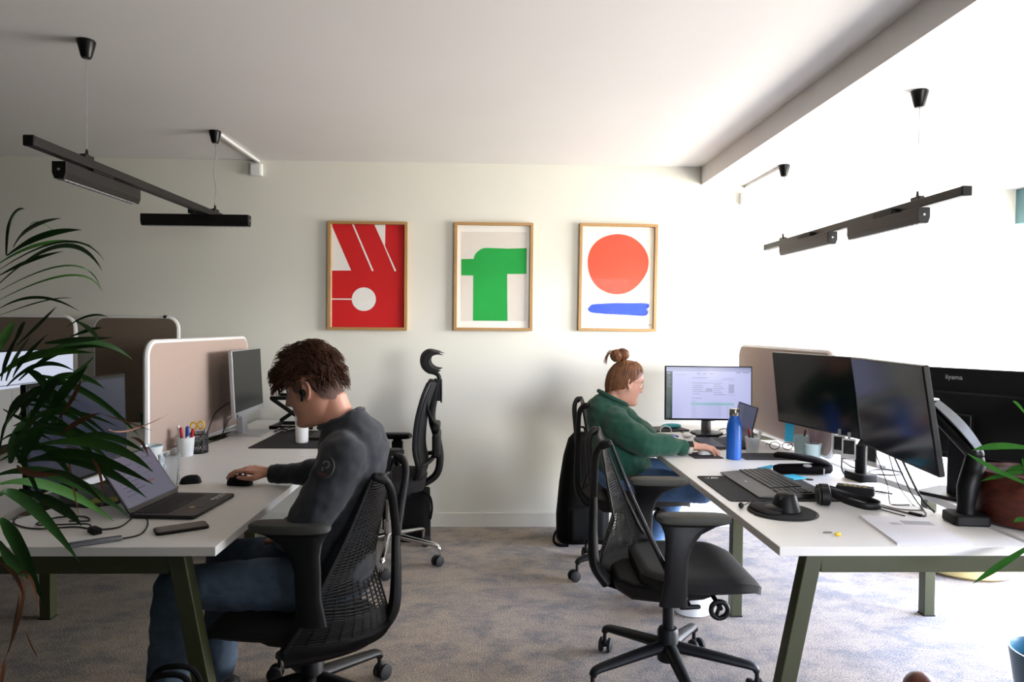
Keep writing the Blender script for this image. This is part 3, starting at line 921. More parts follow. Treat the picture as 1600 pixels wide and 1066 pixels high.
    spine = smoothpath([(-0.24, 0, 0.40), (-0.288, 0, 0.47), (-0.298, 0, 0.58), (-0.297, 0, 0.70), (-0.299, 0, 0.78)], 5)
    m.tube(spine, [0.034 - 0.016 * i / (len(spine) - 1) for i in range(len(spine))], 12, flat=(0.75, 1.0))
    for s in (-1, 1):
        f = smoothpath([(-0.298, 0, 0.735), (-0.302, s * 0.055, 0.82), (-0.305, s * 0.13, 0.925), (-0.285, s * 0.163, 0.972), (-0.262, s * 0.170, 0.972)], 5)
        m.tube(f, [0.016 - 0.004 * i / (len(f) - 1) for i in range(len(f))], 10)
        m.capsule((-0.288, s * 0.160, 0.964), (-0.264, s * 0.172, 0.975), 0.016, 0.014)
    build('back_tower', m, CHFRAME, t)
    # arms: pad on a flaring stem
    for s in (-1, 1):
        m = MB(); rings = []
        for z, xa, xb, y, wy in ((0.43, -0.10, 0.0, 0.296, 0.018), (0.52, -0.085, -0.005, 0.308, 0.017), (0.60, -0.085, -0.002, 0.310, 0.016), (0.65, -0.082, 0.015, 0.308, 0.016), (0.685, -0.085, 0.045, 0.300, 0.018), (0.710, -0.095, 0.10, 0.290, 0.024), (0.722, -0.105, 0.145, 0.290, 0.034)):
            c = []
            for k in range(16):
                a = 2 * pi * k / 16
                cx = (xa + xb) / 2 + (xb - xa) / 2 * (abs(cos(a)) ** 0.7) * (1 if cos(a) > 0 else -1)
                cy = s * y + wy * (abs(sin(a)) ** 0.7) * (1 if sin(a) > 0 else -1)
                c.append(V((cx, cy, z)))
            rings.append(c)
        m.loft(rings)
        arm = build('armrest', m, CHFRAME, t)
        m = MB(); rings = []
        for z, q in ((0.722, 0.94), (0.726, 1.0), (0.742, 1.0), (0.748, 0.94), (0.750, 0.8)):
            c = []
            for k in range(28):
                a = 2 * pi * k / 28
                c.append(V((0.02 + 0.128 * q * (abs(cos(a)) ** 0.6) * (1 if cos(a) > 0 else -1), s * 0.290 + 0.042 * q * (abs(sin(a)) ** 0.75) * (1 if sin(a) > 0 else -1), z)))
            rings.append(c)
        build('arm_pad', MB().loft(rings), PADGREY, arm)
    # loop-shaped tension knob and lever on one side
    m = MB()
    R = [V((0.135 + 0.030 * cos(2 * pi * k / 24), -0.215, 0.385 + 0.030 * sin(2 * pi * k / 24))) for k in range(24)]
    m.tube(R, 0.009, 10, loop=True).capsule((0.125, -0.10, 0.42), (0.14, -0.212, 0.39), 0.009, n=10).capsule((0.14, -0.213, 0.41), (0.125, -0.213, 0.365), 0.007, n=8)
    build('tension_knob', m, CHFRAME, t)
    m = MB().capsule((0.03, -0.09, 0.41), (0.03, -0.20, 0.395), 0.007, n=8).capsule((0.0, -0.215, 0.393), (0.06, -0.215, 0.395), 0.010, 0.008, n=10)
    build('height_lever', m, CHFRAME, t)
    return t
c0 = mesh_chair('empty black web-backed office chair in front of the near right desk', (0.70, 2.66, 0), radians(-2), radians(58))
c1 = dup(c0, (0.79, 3.88, 0), radians(-1), 'black web-backed office chair with the woman in green sitting on it')
c2 = dup(c0, (-0.625, 2.44, 0), radians(180 - 4), 'black web-backed office chair with the young man in dark sweater sitting on it')

for ch in c2.children:   # this chair is set lower, its arms higher
    kind_ = ch.name.split('.')[0]
    if kind_ == 'armrest':
        ch.location = (-0.045, 0, 0.035)
    elif kind_ in ('leg', 'caster'):
        ch.rotation_euler.z = radians(36)
    elif kind_ != 'gas_column':
        ch.location.z = -0.07
for ch in c1.children:
    if ch.name.startswith('armrest'):
        ch.location.z = -0.12

# --- high-back chair with headrest and chrome base
def high_chair(label, loc, rz):
    t = thing('office_chair', label, 'chair', loc, rz)
    base_star(t, 0.315, radians(162), CHROME, 0.155, RUBBER, CHROME, leg_w=0.019)
    build('gas_column', MB().lathe([(0.030, 0.05), (0.030, 0.24), (0.018, 0.242), (0.018, 0.42)], 24), CHROME, t)
    build('tilt_housing', MB().box((0.0, 0, 0.42), (0.26, 0.16, 0.06)), BLACK, t, bevel=0.015)
    m = MB(); rings = []
    for z, q in ((0.445, 0.85), (0.455, 0.97), (0.49, 1.0), (0.515, 0.96), (0.525, 0.8)):
        rings.append([V((a * q + 0.02, b * q, z)) for a, b in rrect(0.48, 0.50, 0.12, 6)])
    build('seat', MB().loft(rings), CHSEAT, t)
    # back: frame with upholstered mesh
    PR = [(-0.155, 0.50, 0.17), (-0.185, 0.58, 0.21), (-0.165, 0.70, 0.225), (-0.175, 0.85, 0.215), (-0.205, 0.98, 0.19), (-0.235, 1.06, 0.13)]
    rings = []
    PS = smoothpath([V(p) for p in PR], 4)
    for p in PS:
        rings.append([V((p.x - 0.05 * (1 - (j / 7) ** 2) * (1 if j else 1) * 0.6, p.z * (j / 7), p.y)) for j in range(-7, 8)])
    front = MB().loft(rings, closed=False, cap=False)
    back = [[q + V((-0.02, 0, 0)) for q in r] for r in rings]
    front.loft(back, closed=False, cap=False)
    outl = lambda R: [r[0] for r in R] + R[-1][1:-1] + [r[-1] for r in reversed(R)] + R[0][::-1][1:-1]
    front.loft([outl(rings), outl(back)], cap=False)
    build('backrest', front, mat('black_mesh_fabric', '#111113', 0.85, var=0.12, scale=400, bump=0.2, bscale=600), t, ang=60)
    m = MB().tube(outl(rings), 0.014, 8, loop=True)
    m.tube(smoothpath([(-0.15, 0, 0.43), (-0.27, 0, 0.50), (-0.30, 0, 0.60), (-0.285, 0, 0.72), (-0.25, 0, 0.85), (-0.268, 0, 1.0), (-0.285, 0, 1.08)], 5), 0.022, 10, flat=(1.0, 1.6))
    for s in (-1, 1):
        m.tube(smoothpath([(-0.285, 0, 0.66), (-0.25, s * 0.12, 0.62), (-0.20, s * 0.2, 0.60)], 5), 0.014, 8)
        m.tube(smoothpath([(-0.265, 0, 0.80), (-0.235, s * 0.12, 0.90), (-0.22, s * 0.17, 0.99)], 5), 0.012, 8)
    build('back_frame', m, CHFRAME, t)
    build('lumbar_pad', MB().box((-0.275, 0, 0.80), (0.05, 0.2, 0.05)).box((-0.28, 0, 0.70), (0.045, 0.26, 0.14)), CHFRAME, t, bevel=0.015)
    # curved headrest on its bracket
    prof = smoothpath([(-0.262, 1.252), (-0.222, 1.258), (-0.188, 1.232), (-0.178, 1.190), (-0.188, 1.150), (-0.215, 1.122), (-0.250, 1.112)], 4)
    rings = []
    for j in range(-8, 9):
        y = 0.135 * j / 8; sag = -0.03 * (j / 8) ** 2; k = 1 - 0.16 * (j / 8) ** 4
        mid = 1.185
        out = [V((p.x + sag, y, mid + (p.y - mid) * k)) for p in prof]
        inn = [V((p.x + sag - 0.030, y, mid + (p.y - mid) * k * 0.74)) for p in prof]
        rings.append(out + inn[::-1])
    build('headrest', MB().loft(rings), mat('black_mesh_fabric', '#111', 0.85), t, ang=50)
    m = MB().tube(smoothpath([(-0.225, 0, 1.125), (-0.27, 0, 1.115), (-0.292, 0, 1.09), (-0.292, 0, 1.03), (-0.288, 0, 0.95)], 5), 0.013, 10)
    m.box((-0.292, 0, 1.055), (0.035, 0.045, 0.05)).box((-0.305, 0, 1.00), (0.010, 0.03, 0.12))
    build('headrest_bracket', m, CHFRAME, t, bevel=0.004)
    for s in (-1, 1):
        m = MB().box((-0.02, s * 0.285, 0.60), (0.055, 0.022, 0.17)).box((-0.02, s * 0.285, 0.63), (0.07, 0.036, 0.07)).tube([(-0.02, s * 0.10, 0.43), (-0.02, s * 0.25, 0.44), (-0.02, s * 0.285, 0.48), (-0.02, s * 0.285, 0.55)], 0.018, 10)
        a = build('armrest', m, CHFRAME, t, bevel=0.006)
        pad = [V((0.015 + x, s * 0.28 + y, 0)) for x, y in rrect(0.255, 0.085, 0.04, 5)]
        rings = [[p * 1 + V((0, 0, z)) - V(((p.x - 0.015) * (1 - q), (p.y - s * 0.28) * (1 - q), 0)) for p in pad] for z, q in ((0.682, 0.9), (0.688, 1.0), (0.706, 1.0), (0.714, 0.9))]
        build('arm_pad', MB().loft(rings), BLACK, a)
    return t
high_chair('black high-back office chair with headrest and chrome base by back wall', (-0.60, 4.10, 0), radians(180 + 2))
# ================================================================== things on the desks
Z = DT
def single(name, mb, mats, label, cat, loc, rz=0.0, group=None, **k):
    return tag(build(name, mb, mats, None, loc, rz, **k), label, cat, group)
def cable_on_desk(name, pts, r, label, m=CABLE, z0=None, group=None, hump=None, cat='cable', k=6):
    z = (Z if z0 is None else z0) + r + 0.0003
    P = [V((p[0], p[1], p[2] if len(p) > 2 else z)) for p in pts]
    o = P[0].copy()
    sp = smoothpath([p - o for p in P], k)
    for q in sp:
        if len(pts[0]) == 2:
            q.z = max(q.z, 0)
    return single(name, MB().tube(sp, r, 6), m, label, cat, o, 0, group)

# --- pens and cups
def pen(label, base, top, r, m_body, m_cap, cap=0.25, group=None, name='marker_pen', cat='pen', tipr=0.5):
    base = V(base); top = V(top); d = top - base
    t = thing(name, label, cat, base, 0, group)
    q = d * (1 - cap)
    build('barrel', MB().cyl((0, 0, 0), q, r * 0.92, n=10), m_body, t)
    build('cap', MB().tube([q, q.lerp(d, 0.1), q.lerp(d, 0.85), d], [r * 0.92, r, r, r * tipr], 10), m_cap, t)
    return t
def tapered_cup(name, label, loc, r0, r1, h, m, cat='cup', rim=None, group=None, hollow=0.003):
    t = thing(name, label, cat, loc, 0, group)
    prof = [(0.001, 0), (r0, 0), (r0 + 0.001, 0.002), (r1, h - 0.002), (r1 + 0.0015, h), (r1 - hollow, h), (r0 - hollow, 0.005), (0.001, 0.005)]
    build('body', MB().lathe(prof, 28), m, t)
    rm = MB().tube([(r1 * cos(2 * pi * k / 28), r1 * sin(2 * pi * k / 28), h) for k in range(28)], 0.0022, 6, loop=True)
    build('rim', rm, rim or m, t)
    return t
ENAMEL = mat('white_enamel', '#dfe3e2', 0.25, var=0.01)
MINT = mat('pale_mint_enamel', '#cfe6e4', 0.3, var=0.01)
RED = mat('red_plastic', '#b3121a', 0.4); BLUEP = mat('blue_plastic', '#123b9c', 0.4); WHITEM = mat('white_pen', '#dcdcda', 0.4); DKG = mat('dark_grey_pen', '#2a2a2d', 0.4)
YEL = mat('yellow_plastic', '#e4b924', 0.4); CYAN = mat('cyan_paper', '#35b4d8', 0.7, var=0.02)

# left: mug, pen cup, mesh cup, glass, mice, laptop, phone, hub, cables
t = tapered_cup('enamel_mug', 'white enamel mug with pale blue rim behind the open dark laptop', (-1.545, 3.19, Z), 0.034, 0.047, 0.098, ENAMEL, 'mug', mat('pale_blue_rim', '#9cc3d6', 0.3))
build('handle', MB().tube(smoothpath([(0.0, -0.042, 0.078), (0.0, -0.072, 0.07), (0.0, -0.068, 0.035), (0.0, -0.037, 0.027)], 5), 0.004, 8), ENAMEL, t)
pc = V((-1.515, 3.47, Z))
tapered_cup('pen_cup', 'white cup holding red, blue and white markers beside black mesh cup', pc, 0.034, 0.042, 0.092, ENAMEL, 'cup')
for lb, dx, dy, tx, ty, h, mb_, mc in (('white marker leaning left in the white cup', -0.012, 0.0, -0.034, -0.006, 0.150, WHITEM, WHITEM), ('red capped dark marker standing in the white cup', -0.004, -0.012, -0.014, -0.02, 0.145, DKG, RED),
                                     ('black marker in the white cup between red and blue ones', 0.002, 0.01, 0.002, 0.012, 0.142, DKG, BLACK), ('blue marker standing in the white cup', 0.014, -0.014, 0.016, -0.012, 0.150, WHITEM, BLUEP), ('red marker leaning right in the white cup', 0.014, 0.004, 0.036, 0.002, 0.135, RED, RED)):
    pen(lb, pc + V((dx, dy, 0.008)), pc + V((tx, ty, h)), 0.0075, mb_, mc, 0.36, 'markers in the left white cup', tipr=0.8)
mc_ = V((-1.485, 3.555, Z))
t = thing('mesh_pen_cup', 'black wire mesh pen cup with yellow-handled scissors in it', 'cup', mc_)
b = MB(); R_ = 0.043; Hc = 0.10
for k in range(30):
    for s in (-1, 1):
        b.tube([(R_ * cos(2 * pi * k / 30 + s * q * 0.12), R_ * sin(2 * pi * k / 30 + s * q * 0.12), Hc * q / 8) for q in range(9)], 0.0011, 4)
build('wire_mesh', b, DARKMETAL, t)
build('rims', MB().lathe([(R_, 0), (R_ + 0.002, 0.001), (R_ + 0.002, 0.008), (R_ - 0.001, 0.008), (0.001, 0.002)], 26), DARKMETAL, t)
build('rim', MB().tube([(R_ * cos(2 * pi * k / 26), R_ * sin(2 * pi * k / 26), Hc) for k in range(26)], 0.003, 6, loop=True), DARKMETAL, t)
t = thing('scissors', 'scissors with yellow handles standing in the black mesh cup', 'scissors', mc_ + V((-0.005, 0, 0.004)))
for s, c in ((-1, (-0.022, 0, 0.132)), (1, (0.016, 0, 0.138))):
    build('handle', MB().tube([(c[0] + 0.015 * cos(2 * pi * k / 20), 0, c[2] + 0.018 * sin(2 * pi * k / 20)) for k in range(20)], 0.0042, 8, loop=True), YEL, t)
build('blades', MB().tube([(0.004, 0, 0.001), (-0.004, 0, 0.07), (-0.016, 0, 0.115)], [0.002, 0.006, 0.005], 6, flat=(0.4, 1)).tube([(0.002, 0, 0.001), (0.004, 0.002, 0.07), (0.012, 0.002, 0.122)], [0.002, 0.006, 0.005], 6, flat=(0.4, 1)), SILVER, t)
pen('clear tipped grey pen leaning out of the black mesh cup', mc_ + V((0.015, 0.0, 0.006)), mc_ + V((0.036, -0.005, 0.125)), 0.005, mat('grey_pen', '#8b8c90', 0.4), mat('grey_pen', '#8b8c90', 0.4), 0.2, name='pen')

# drinking glass
TUMBLER = bpy.data.materials.new('drinking_glass'); TUMBLER.use_nodes = True
_b = TUMBLER.node_tree.nodes['Principled BSDF']; _b.inputs['Transmission Weight'].default_value = 1.0; _b.inputs['Roughness'].default_value = 0.02; _b.inputs['IOR'].default_value = 1.45; _b.inputs['Base Color'].default_value = (0.93, 0.97, 1, 1)
t = thing('drinking_glass', 'empty faceted drinking glass behind the open dark laptop', 'glass', (-1.262, 2.75, Z))
rings = []; N = 40
for r, z, f in ((0.0285, 0.0, 0), (0.030, 0.003, 0), (0.032, 0.02, 0.6), (0.0345, 0.05, 1.0), (0.037, 0.085, 0.8), (0.039, 0.10, 0), (0.042, 0.142, 0), (0.0405, 0.142, 0), (0.036, 0.09, 0), (0.030, 0.02, 0), (0.0001, 0.016, 0)):
    rings.append([V((r * (1 + 0.05 * f * cos(10 * 2 * pi * k / N)) * cos(2 * pi * k / N), r * (1 + 0.05 * f * cos(10 * 2 * pi * k / N)) * sin(2 * pi * k / N), z)) for k in range(N)])
build('tumbler', MB().loft(rings), TUMBLER, t)

def mouse(label, loc, rz, L=0.105, W=0.06, H=0.036, m=SOFTBLACK, group=None):
    t = thing('computer_mouse', label, 'mouse', loc, rz, group)
    rings = []
    for i in range(13):
        u = i / 12; x = -L / 2 + L * u
        q = max(0.02, math.sqrt(max(0, 1 - (2 * u - 1) ** 4)))
        hh = H * (0.55 + 0.45 * sin(pi * (0.15 + 0.75 * (1 - u)))) * q ** 0.6
        ww = W / 2 * q * (1 - 0.10 * sin(pi * u))
        rings.append([V((x, ww * cos(a) * (1 if sin(a) >= 0 else 1), max(0.0, hh * max(sin(a), 0) ** 0.7))) for a in [pi * k / 10 for k in range(11)]])
    build('shell', MB().loft(rings), m, t, ang=60)
    build('scroll_wheel', MB().cyl((L * 0.24, -0.004, H * 0.70), (L * 0.24, 0.004, H * 0.70), 0.009, n=14), RUBBER, t)
    return t
mouse('black computer mouse lying alone beside the drinking glass', (-1.235, 2.875, Z), radians(20), 0.085, 0.052, 0.034)
mouse("black computer mouse under the young man's right hand", (-1.025, 2.85, Z), radians(172), 0.11, 0.062, 0.040)

def laptop(label, loc, rz, w, d, th, scr_h, open_ang, m, key_m, content=None, cmats=None, deck=None):
    """hinge along local Y at x=0, deck towards +X, screen rises and leans to -X"""
    t = thing('laptop', label, 'laptop', loc, rz)
    dk = build('deck', MB().prism([(a + d / 2, b) for a, b in rrect(d, w, 0.012, 4)], 0.002, th), m, t, bevel=0.002)
    k = MB()
    rows = 5; kw = w * 0.86 / 14
    for r in range(rows):
        for c in range(14):
            if r == 4 and 3 < c < 9:
                continue
            k.box((d * 0.12 + r * d * 0.095, -w * 0.43 + kw * (c + 0.5), th + 0.0008), (d * 0.08, kw * 0.84, 0.0016))
        if r == 4:
            k.box((d * 0.12 + r * d * 0.095, -w * 0.43 + kw * 6.5, th + 0.0008), (d * 0.08, kw * 4.8, 0.0016))
    kb = build('keyboard', k, key_m, dk, smooth=False); kb['kind'] = 'stuff'
    build('touchpad', MB().prism(rrect(d * 0.30, w * 0.34, 0.004, 3, d * 0.80, 0), th, th + 0.0006), deck or m, dk)
    M = Matrix.Translation((0.004, 0, th)) @ rotY(open_ang)
    b = MB().prism([(a, b) for a, b in rrect(w, scr_h, 0.010, 4, 0, scr_h / 2)], -0.003, 0.003, M @ frame_M((0, 0, 0), (0, 1, 0), (0, 0, 1), (1, 0, 0)))
    sc = build('lid', b, m, t, bevel=0.0015)
    p = MB()
    def rect(layer, mi, u0, u1, v0, v1):
        W = w - 0.014; Hh = scr_h - 0.026; x = 0.0034 + layer * 0.0004
        y = lambda u: (u - 0.5) * W
        z = lambda v: scr_h - 0.008 - v * Hh
        p.m = mi
        p.poly([M @ V((x, y(u0), z(v1))), M @ V((x, y(u1), z(v1))), M @ V((x, y(u1), z(v0))), M @ V((x, y(u0), z(v0)))])
    rect(0, 0, 0, 1, 0, 1)
    if content:
        content(rect)
    build('display', p, cmats or [SCREENOFF], t, smooth=False)
    return t, M
LAPM = mat('dark_laptop_shell', '#1d1d20', 0.5, scale=60); KEYM = mat('laptop_keys', '#0d0d0f', 0.6)
def c_doc(rect):
    for k, (a, b) in enumerate(((0.10, 0.34), (0.10, 0.5), (0.1, 0.45), (0.1, 0.5), (0.12, 0.38), (0.1, 0.5), (0.1, 0.42), (0.14, 0.5), (0.1, 0.3))):
        rect(1, 1, a, b, 0.10 + 0.085 * k, 0.115 + 0.085 * k)
    rect(1, 1, 0.56, 0.92, 0.14, 0.15); rect(1, 2, 0.60, 0.72, 0.62, 0.67); rect(1, 1, 0.56, 0.9, 0.3, 0.31); rect(1, 1, 0.56, 0.86, 0.45, 0.46)
t, M = laptop('open dark laptop with violet-grey screen in front of the young man', (-1.205, 2.505, Z), radians(-4), 0.315, 0.225, 0.014, 0.208, radians(-34), LAPM, KEYM, c_doc,
              [mat('laptop_page_violet', '#0a0a0a', 0.25, emit='#8a84a6', estr=0.30, var=0), mat('laptop_text', '#111', 0.3, emit='#5c5878', estr=0.25, var=0), mat('laptop_accent', '#111', 0.3, emit='#a06a72', estr=0.25, var=0)])
lap = t
st = MB(); st.add(MB().lathe([(0.011, 0), (0.011, 0.0004), (0.0001, 0.0004)], 18).v, MB().lathe([(0.011, 0), (0.011, 0.0004), (0.0001, 0.0004)], 18).f)
build('round_sticker', st, mat('gold_sticker', '#a8894a', 0.5), t, (0.165, -0.05, 0.0143))
build('red_sticker', MB().box((0, 0, 0.0003), (0.022, 0.014, 0.0006)), mat('red_brown_sticker', '#6b2f26', 0.6), t, (0.175, -0.105, 0.0143), smooth=False)
lt = MB()
for k in range(7):
    lt.box((0.0 - 0.004 * (k % 2), -0.045 + 0.0145 * k, 0.0003), (0.016 if k % 3 else 0.010, 0.009, 0.0006))
    lt.box((0.014, -0.040 + 0.012 * k, 0.0003), (0.006, 0.007, 0.0006))
build('lettering_sticker', lt, mat('pale_sticker', '#b9b9b4', 0.6), t, (0.185, 0.10, 0.0143), smooth=False)

t = thing('smartphone', 'black smartphone lying near the front edge of the left desk', 'phone', (-0.985, 2.225, Z), radians(33))
build('case', MB().prism(rrect(0.155, 0.075, 0.012, 5), 0, 0.0095), BLACK, t, bevel=0.003)
build('screen', MB().prism(rrect(0.147, 0.068, 0.009, 5), 0.0093, 0.0098), GLOSSBLACK, t)
t = thing('usb_hub', 'slim silver usb hub at the front edge of the left desk', 'hub', (-1.172, 2.082, Z), radians(33))
build('body', MB().box((0, 0, 0.0065), (0.135, 0.024, 0.013)), mat('space_grey_aluminium', '#77787d', 0.35, 0.8), t, bevel=0.003)
build('end_plug', MB().box((-0.072, 0, 0.007), (0.012, 0.018, 0.012)), BLACK, t, bevel=0.002)
cable_on_desk('hub_cable', [(-1.123, 2.118), (-1.085, 2.16), (-1.105, 2.25), (-1.15, 2.34), (-1.175, 2.355)], 0.0025, 'short black cable from silver usb hub to the laptop')
single('usb_adapter', MB().box((0, 0, 0.009), (0.05, 0.026, 0.018)).cyl((0.03, 0, 0.009), (0.02, 0, 0.009), 0.006), BLACK, 'black usb adapter plug lying behind the silver hub', 'adapter', (-1.235, 2.185, Z), radians(-40), bevel=0.003)
cable_on_desk('laptop_cable', [(-1.20, 2.335), (-1.19, 2.24), (-1.25, 2.215), (-1.329, 2.244), (-1.44, 2.223), (-1.546, 2.28), (-1.59, 2.36)], 0.0026, 'black cable running from open dark laptop to the left under the palm leaves')
cable_on_desk('adapter_cable', [(-1.255, 2.205, Z + 0.006), (-1.294, 2.25, Z + 0.010), (-1.37, 2.245, Z + 0.010), (-1.432, 2.24, Z + 0.009), (-1.472, 2.28, Z + 0.004), (-1.449, 2.35, Z + 0.004), (-1.37, 2.36, Z + 0.004), (-1.325, 2.31, Z + 0.004), (-1.36, 2.262, Z + 0.016)], 0.0026, 'looped black cable of the usb adapter')
cable_on_desk('short_cable', [(-1.56, 2.77), (-1.53, 2.80), (-1.47, 2.81), (-1.38, 2.79)], 0.002, 'thin black cable behind the drinking glass')
cable_on_desk('monitor_cable', [(-1.585, 3.70, Z + 0.003), (-1.575, 3.80, Z + 0.003), (-1.572, 3.88, Z + 0.06), (-1.565, 3.97, Z + 0.15), (-1.52, 4.06, Z + 0.20)], 0.003, 'black cable rising in front of the pinkish divider to the silver monitor')
cable_on_desk('power_cable', [(-1.556, 3.72, Z + 0.004), (-1.545, 3.86, Z + 0.004), (-1.53, 3.95, Z + 0.012), (-1.515, 4.02, Z + 0.10), (-1.495, 4.10, Z + 0.12)], 0.003, 'lower black cable between divider and foot of silver monitor')
# far left desk: mat, folding stand, tumbler, cable bundle
DMAT = mat('black_desk_mat', '#101012', 0.9, var=0.1, scale=200, bump=0.1, bscale=600)
single('desk_mat', MB().prism(rrect(0.42, 0.62, 0.015, 4), 0, 0.003), DMAT, 'black desk mat under the white tumbler on far left desk', 'mat', (-1.075, 3.985, Z), 0, bevel=0.001)
t = thing('tumbler', 'tall white tumbler standing on the black desk mat', 'tumbler', (-1.045, 3.85, Z + 0.003))
build('body', MB().lathe([(0.030, 0), (0.034, 0.004), (0.038, 0.15), (0.039, 0.20), (0.036, 0.206)], 28), mat('matt_white_ceramic', '#e3e2df', 0.45, var=0.01), t)
build('lid', MB().lathe([(0.037, 0.206), (0.037, 0.216), (0.030, 0.221), (0.0001, 0.221)], 28), WHITEPL, t)
t = thing('laptop_stand', 'black folding laptop stand behind the silver monitor', 'stand', (-1.27, 4.36, Z), radians(0))
b = MB()
build('top_bar', MB().box((0.02, 0, 0.195), (0.26, 0.03, 0.022)).box((0.02, 0.2, 0.195), (0.26, 0.03, 0.022)).box((0.13, 0.1, 0.195), (0.03, 0.23, 0.018)), BLACK, t, bevel=0.004)
build('strut', MB().capsule((-0.10, 0, 0.19), (0.13, 0, 0.03), 0.013, n=8), BLACK, t)
build('strut', MB().capsule((0.13, 0.2, 0.19), (-0.10, 0.2, 0.03), 0.013, n=8), BLACK, t)
build('foot_bar', MB().box((0.02, 0, 0.011), (0.27, 0.03, 0.022)).box((0.02, 0.2, 0.011), (0.27, 0.03, 0.022)).box((-0.10, 0.1, 0.011), (0.03, 0.23, 0.018)), BLACK, t, bevel=0.004)
random.seed(3)
for q in range(5):
    c = V((-1.285 + 0.03 * random.random(), 4.225 + 0.018 * q, 0)); pts = []
    for k in range(9):
        a = k * 0.9 + q; pts.append((c.x + 0.05 * cos(a) + 0.006 * k, c.y + 0.028 * sin(a * 1.3), Z + 0.008 + 0.006 * ((k + q) % 3)))
    cable_on_desk('cable', pts, 0.003 if q != 2 else 0.0025, 'one of the tangled black cables behind the silver monitor' if q != 2 else 'white cable among the tangle behind the silver monitor', CABLE if q != 2 else mat('white_cable', '#c8c8c6', 0.5), group='tangled cables behind the silver monitor' if q != 2 else None)
single('keyboard', MB().box((0, 0, 0.008), (0.13, 0.36, 0.014)), BLACK, 'black keyboard on the black desk mat, mostly hidden by the young man', 'keyboard', (-0.98, 4.11, Z + 0.003), 0, bevel=0.003)
t = thing('storage_box', 'small dark green box on far desk by the brown floor screen', 'box', (-2.09, 4.44, Z))
build('body', MB().box((0, 0, 0.04), (0.19, 0.14, 0.08)), mat('dark_green_card', '#23402f', 0.7), t, bevel=0.003)
build('lid', MB().box((0, 0, 0.088), (0.196, 0.146, 0.022)), mat('dark_green_card', '#23402f', 0.7), t, bevel=0.003)

# ------------------------------------------------------------------ right desks
t = thing('drinking_bottle', 'blue drinking bottle with steel cap standing on the desk', 'bottle', (1.224, 3.432, Z))
build('body', MB().lathe([(0.034, 0), (0.0365, 0.003), (0.0365, 0.155), (0.034, 0.178), (0.027, 0.200), (0.0225, 0.212), (0.022, 0.219)], 32), mat('blue_powder_coat', '#0a57b4', 0.42, var=0.03, scale=200, bump=0.05), t)
build('cap', MB().lathe([(0.0235, 0.219), (0.0245, 0.221), (0.0245, 0.250), (0.023, 0.253), (0.0001, 0.253)], 28), mat('brushed_steel', '#a7a199', 0.3, 0.95), t)
build('cap_loop', MB().tube([(0.020 + 0.009 * cos(a), 0, 0.247 + 0.010 * sin(a)) for a in [2 * pi * k / 14 for k in range(14)]], 0.0025, 6, loop=True), mat('brushed_steel', '#a7a199', 0.3), t)
wc_ = V((1.392, 3.625, Z))
tapered_cup('pen_cup', 'white cup with pens beside the blue bottle', wc_, 0.029, 0.038, 0.078, ENAMEL, 'cup')
for lb, dx, dy, tx, ty, h, a, c in (('red tipped dark pen in the white cup by the blue bottle', -0.010, 0, -0.022, 0.004, 0.126, DKG, RED), ('steel grey pen in the white cup by the blue bottle', 0.0, 0.008, -0.006, 0.014, 0.118, SILVER, SILVER),
                                  ('thick white marker leaning right in the white cup by the blue bottle', 0.008, -0.004, 0.042, -0.008, 0.118, WHITEM, WHITEM), ('short grey pen in the white cup by the blue bottle', -0.004, -0.01, -0.004, -0.016, 0.108, mat('grey_pen', '#8b8c90', 0.4), DKG)):
    pen(lb, wc_ + V((dx, dy, 0.008)), wc_ + V((tx, ty, h)), 0.0055 if 'thick' not in lb else 0.009, a, c, 0.3, 'pens in the cup by the bottle', name='pen')
# woman's laptop
t, M = laptop('open laptop with dark screen behind the blue bottle', (1.405, 3.845, Z), radians(180 - 2), 0.318, 0.222, 0.016, 0.218, radians(-13), LAPM, KEYM, lambda r: r(1, 1, 0.0, 0.40, 0, 1),
              [mat('dim_violet_screen', '#17151f', 0.25, emit='#4a4660', estr=0.18, var=0), mat('dim_violet_screen_light', '#1d1b26', 0.25, emit='#5b566f', estr=0.22, var=0)])
# white keyboard, notebook, phone, glasses case, small case, hub, cables
t = thing('keyboard', 'slim white keyboard in front of the woman in green', 'keyboard', (1.055, 3.86, Z), radians(4))
build('body', MB().prism(rrect(0.118, 0.42, 0.008, 3), 0, 0.009), SILVER, t, bevel=0.002)
k = MB()
for r in range(6):
    for c in range(16):
        k.box((0.045 - r * 0.0185, -0.193 + 0.0257 * c, 0.0105), (0.016, 0.0225, 0.003))
kb = build('keys', k, WHITEPL, t, smooth=False); kb['kind'] = 'stuff'
t = thing('notebook', 'dark grey notebook under a teal pouch beside the monitor', 'notebook', (1.125, 4.39, Z), radians(12))
build('cover', MB().box((0, 0, 0.006), (0.24, 0.17, 0.012)), mat('charcoal_cover', '#333338', 0.6), t, bevel=0.002)
build('pages', MB().box((0.002, 0, 0.006), (0.24, 0.164, 0.008)), WHITEPL, t, smooth=False)
single('glasses_pouch', MB().ell((0, 0, 0.016), (0.072, 0.038, 0.016)), mat('teal_fabric', '#2f9aa0', 0.8), 'teal pouch lying on the dark grey notebook', 'pouch', (1.155, 4.38, Z + 0.012), radians(20))
single('earphone_loop', MB().tube(smoothpath([(-0.035, 0, 0), (-0.03, 0, 0.03), (0, 0, 0.045), (0.03, 0, 0.03), (0.035, 0, 0)], 5), 0.003, 6), WHITEPL, 'white arched loop standing in front of the teal pouch', 'loop', (1.085, 4.24, Z + 0.003))
single('smartphone', MB().prism(rrect(0.16, 0.075, 0.012, 4), 0, 0.010), mat('violet_blue_case', '#23239c', 0.35), 'violet-blue phone lying beside the white keyboard', 'phone', (1.045, 4.12, Z), radians(8), bevel=0.003)
